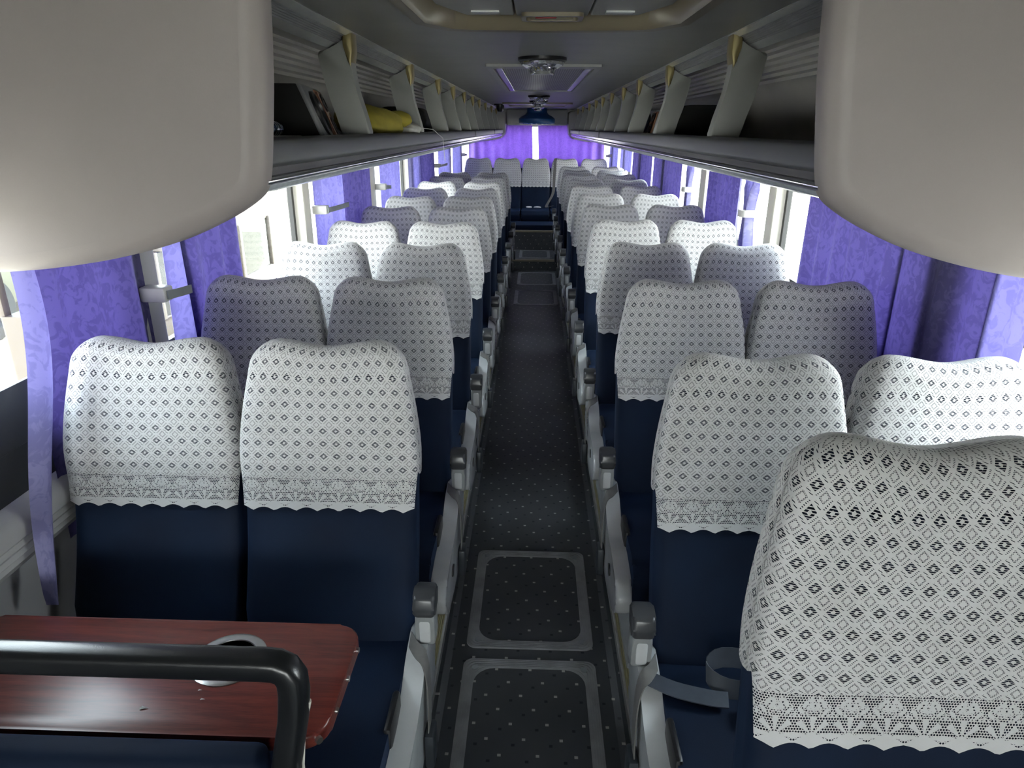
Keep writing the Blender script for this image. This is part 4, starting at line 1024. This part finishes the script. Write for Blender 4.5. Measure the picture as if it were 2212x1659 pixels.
def tvcase(x, y, s, label):
    o = bmesh.new(); pr = smooth_poly([(-0.17, 0), (-0.18, 0.12), (-0.12, 0.17), (0.12, 0.17), (0.18, 0.12), (0.17, 0)], 0.3, 4)
    prism(o, pr, 0, 0.26, 'y', bev=0.015); ob = obj('equipment_case', o, 'matblack', None, True, (x, y, TR)); tag(ob, label, 'case'); return ob
tvcase(-0.93, 4.95, -1, 'rounded black equipment case on the left rack behind the yellow bag')
sp2 = empty('loudspeaker', (-0.85, 5.55, TR)); tag(sp2, 'dark loudspeaker with copper rings on the left rack beyond the rounded black case', 'speaker'); speaker(sp2, 0.26, 0.24, 0.15, 0.3); sp2.rotation_euler = (0, 0, math.radians(-15))
tvcase(0.95, 4.25, 1, 'rounded black equipment case on the right rack behind the second bracket')
sp3 = empty('loudspeaker', (0.80, 4.9, TR)); tag(sp3, 'dark loudspeaker with copper rings leaning on the right rack by the second bracket', 'speaker'); speaker(sp3, 0.26, 0.24, 0.15, 0.3); sp3.rotation_euler = (0, 0, math.radians(-165))
sp4 = empty('loudspeaker', (0.84, 8.6, TR)); tag(sp4, 'small dark loudspeaker far back on the right rack', 'speaker'); speaker(sp4, 0.26, 0.24, 0.15, 0.3); sp4.rotation_euler = (0, 0, math.radians(-165))
tvcase(0.95, 7.55, 1, 'black case far back on the right rack, before the small loudspeaker')
vt = empty('vent_lamp', (1.222, 2.62, HC + 0.055)); tag(vt, 'small rounded rectangular cream lamp on the wall inside the right rack', 'lamp')
bm = bmesh.new(); prism(bm, rrect(-0.075, -0.032, 0.075, 0.032, 0.015), -0.02, 0.004, 'x', bev=0.004); obj('housing', bm, 'fin', vt)
bm = bmesh.new(); prism(bm, rrect(-0.058, -0.02, 0.058, 0.02, 0.008), -0.026, -0.018, 'x', bev=0.002); obj('lens', bm, 'grille', vt)

# tissues on the rear bench
for (x_, r_, l_) in ((-0.10, 0.05, 'crumpled white tissue on the rear bench, left one'), (0.03, 0.06, 'crumpled white tissue on the rear bench, right one')):
    lump('tissue', (x_, 11.10, Z2S - 0.26 + 0.515), (r_, 0.04, 0.012), 'paper', l_, 'tissue', seed=int(x_ * 100) + 40, group='tissues on the rear bench', n=10)

# ------------------------------------------------------------------ outdoors
GZ = -1.25
struct('ground', box((-60, -40, GZ - 0.2), (60, 80, GZ)), 'sand')
def wheel(root, x, y, r, s):
    bm = bmesh.new(); lathe(bm, [(r * 0.62, -0.13), (r * 0.94, -0.13), (r, -0.09), (r, 0.09), (r * 0.94, 0.13), (r * 0.62, 0.13), (r * 0.56, 0.06), (r * 0.25, 0.05), (r * 0.22, 0.10), (0, 0.10)], 36)
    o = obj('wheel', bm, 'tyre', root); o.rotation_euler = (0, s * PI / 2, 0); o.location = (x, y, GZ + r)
    bm = bmesh.new(); lathe(bm, [(r * 0.55, 0.07), (r * 0.30, 0.08), (r * 0.24, 0.125), (0, 0.13)], 24); h = obj('hub', bm, 'hub', o)
def vehicle(name, x, y, L, W, H, mat, label, cat, face, zw0, zw1, wr, nwin, wy):
    """body along y, near side facing the coach (face = +1: towards +x)"""
    v = empty(name, (x, y, 0)); tag(v, label, cat)
    zb = GZ + wr * 0.9; zt = GZ + H
    pr = smooth_poly([(-L / 2, zb), (-L / 2, zt - 0.35), (-L / 2 + 0.25, zt), (L / 2 - 1.0, zt), (L / 2 - 0.45, zt - 0.35), (L / 2 - 0.05, zw0), (L / 2, zb)], 0.18, 4)
    bm = bmesh.new()
    # the sides below and above the window band, so that the glass is see-through
    low = [(-L / 2, zb), (-L / 2, zw0), (L / 2 - 0.05, zw0), (L / 2, zb)]
    prism(bm, low, -W / 2, W / 2, 'x', bev=0.04)
    top = smooth_poly([(-L / 2, zw1), (-L / 2 + 0.02, zt - 0.2), (-L / 2 + 0.25, zt), (L / 2 - 1.0, zt), (L / 2 - 0.62, zt - 0.15), (L / 2 - 0.40, zw1)], 0.2, 4)
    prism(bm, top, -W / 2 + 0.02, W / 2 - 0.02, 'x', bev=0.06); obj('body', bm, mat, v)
    for k in range(nwin + 1):
        yy = -L / 2 + 0.06 + (L - 0.55) * k / nwin
        for sx in (-1, 1):
            bm = bmesh.new(); bx(bm, (sx * (W / 2 - 0.03) - 0.03, yy - 0.05, zw0 - 0.02), (sx * (W / 2 - 0.03) + 0.03, yy + 0.05, zw1 + 0.02), 0.01); obj('pillar', bm, mat if k != nwin else 'rubber', v)
    for sx in (-1, 1):
        obj('window', box((sx * (W / 2 - 0.035) - 0.004, -L / 2 + 0.05, zw0), (sx * (W / 2 - 0.035) + 0.004, L / 2 - 0.45, zw1)), 'glass', v, False)
    for yy in wy:
        wheel(v, W / 2 * face - face * 0.02, yy, wr, face)
        wheel(v, -W / 2 * face + face * 0.02, yy, wr, -face)
    return v
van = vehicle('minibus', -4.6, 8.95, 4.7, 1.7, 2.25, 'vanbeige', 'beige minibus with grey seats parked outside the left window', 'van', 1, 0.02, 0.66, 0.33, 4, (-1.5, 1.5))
for k in range(4):
    for sx in (-0.4, 0.4):
        bm = box((sx - 0.22, -0.06, -0.1), (sx + 0.22, 0.06, 0.42), 0.05, 3); q = obj('seat_back', bm, 'vanseat', van); q.location = (0, -1.5 + k * 0.85, 0)
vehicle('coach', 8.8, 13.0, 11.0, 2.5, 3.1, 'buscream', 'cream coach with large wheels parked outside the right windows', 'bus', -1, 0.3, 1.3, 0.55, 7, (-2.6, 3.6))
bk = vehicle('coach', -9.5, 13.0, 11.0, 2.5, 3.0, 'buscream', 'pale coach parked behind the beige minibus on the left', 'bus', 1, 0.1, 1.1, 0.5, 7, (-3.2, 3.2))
def bush(x, y, z, r, label):
    bm = bmesh.new(); rnd = random.Random(int(x * 10 + y))
    for k in range(420):
        a = rnd.random() * 2 * PI; b = math.acos(2 * rnd.random() - 1); q = r * (0.75 + 0.3 * rnd.random())
        p = Vector((math.sin(b) * math.cos(a) * q, math.sin(b) * math.sin(a) * q, math.cos(b) * q * 0.8 + r * 0.75)); s_ = 0.10 + 0.10 * rnd.random()
        d1 = Vector((rnd.random() - 0.5, rnd.random() - 0.5, rnd.random() - 0.5)).normalized() * s_; d2 = d1.cross(p).normalized() * s_ * 0.5
        bm.faces.new([bm.verts.new(p + d) for d in (d1, d2, -d1, -d2)])
    bmesh.ops.create_icosphere(bm, subdivisions=3, radius=r * 0.8, matrix=Matrix.Translation((0, 0, r * 0.7)))
    o = obj('bush', bm, 'leaves', None, False, (x, y, z)); tag(o, label, 'bush')
bush(-14.0, 16.0, GZ, 1.6, 'green bush far outside beyond the left minibus')
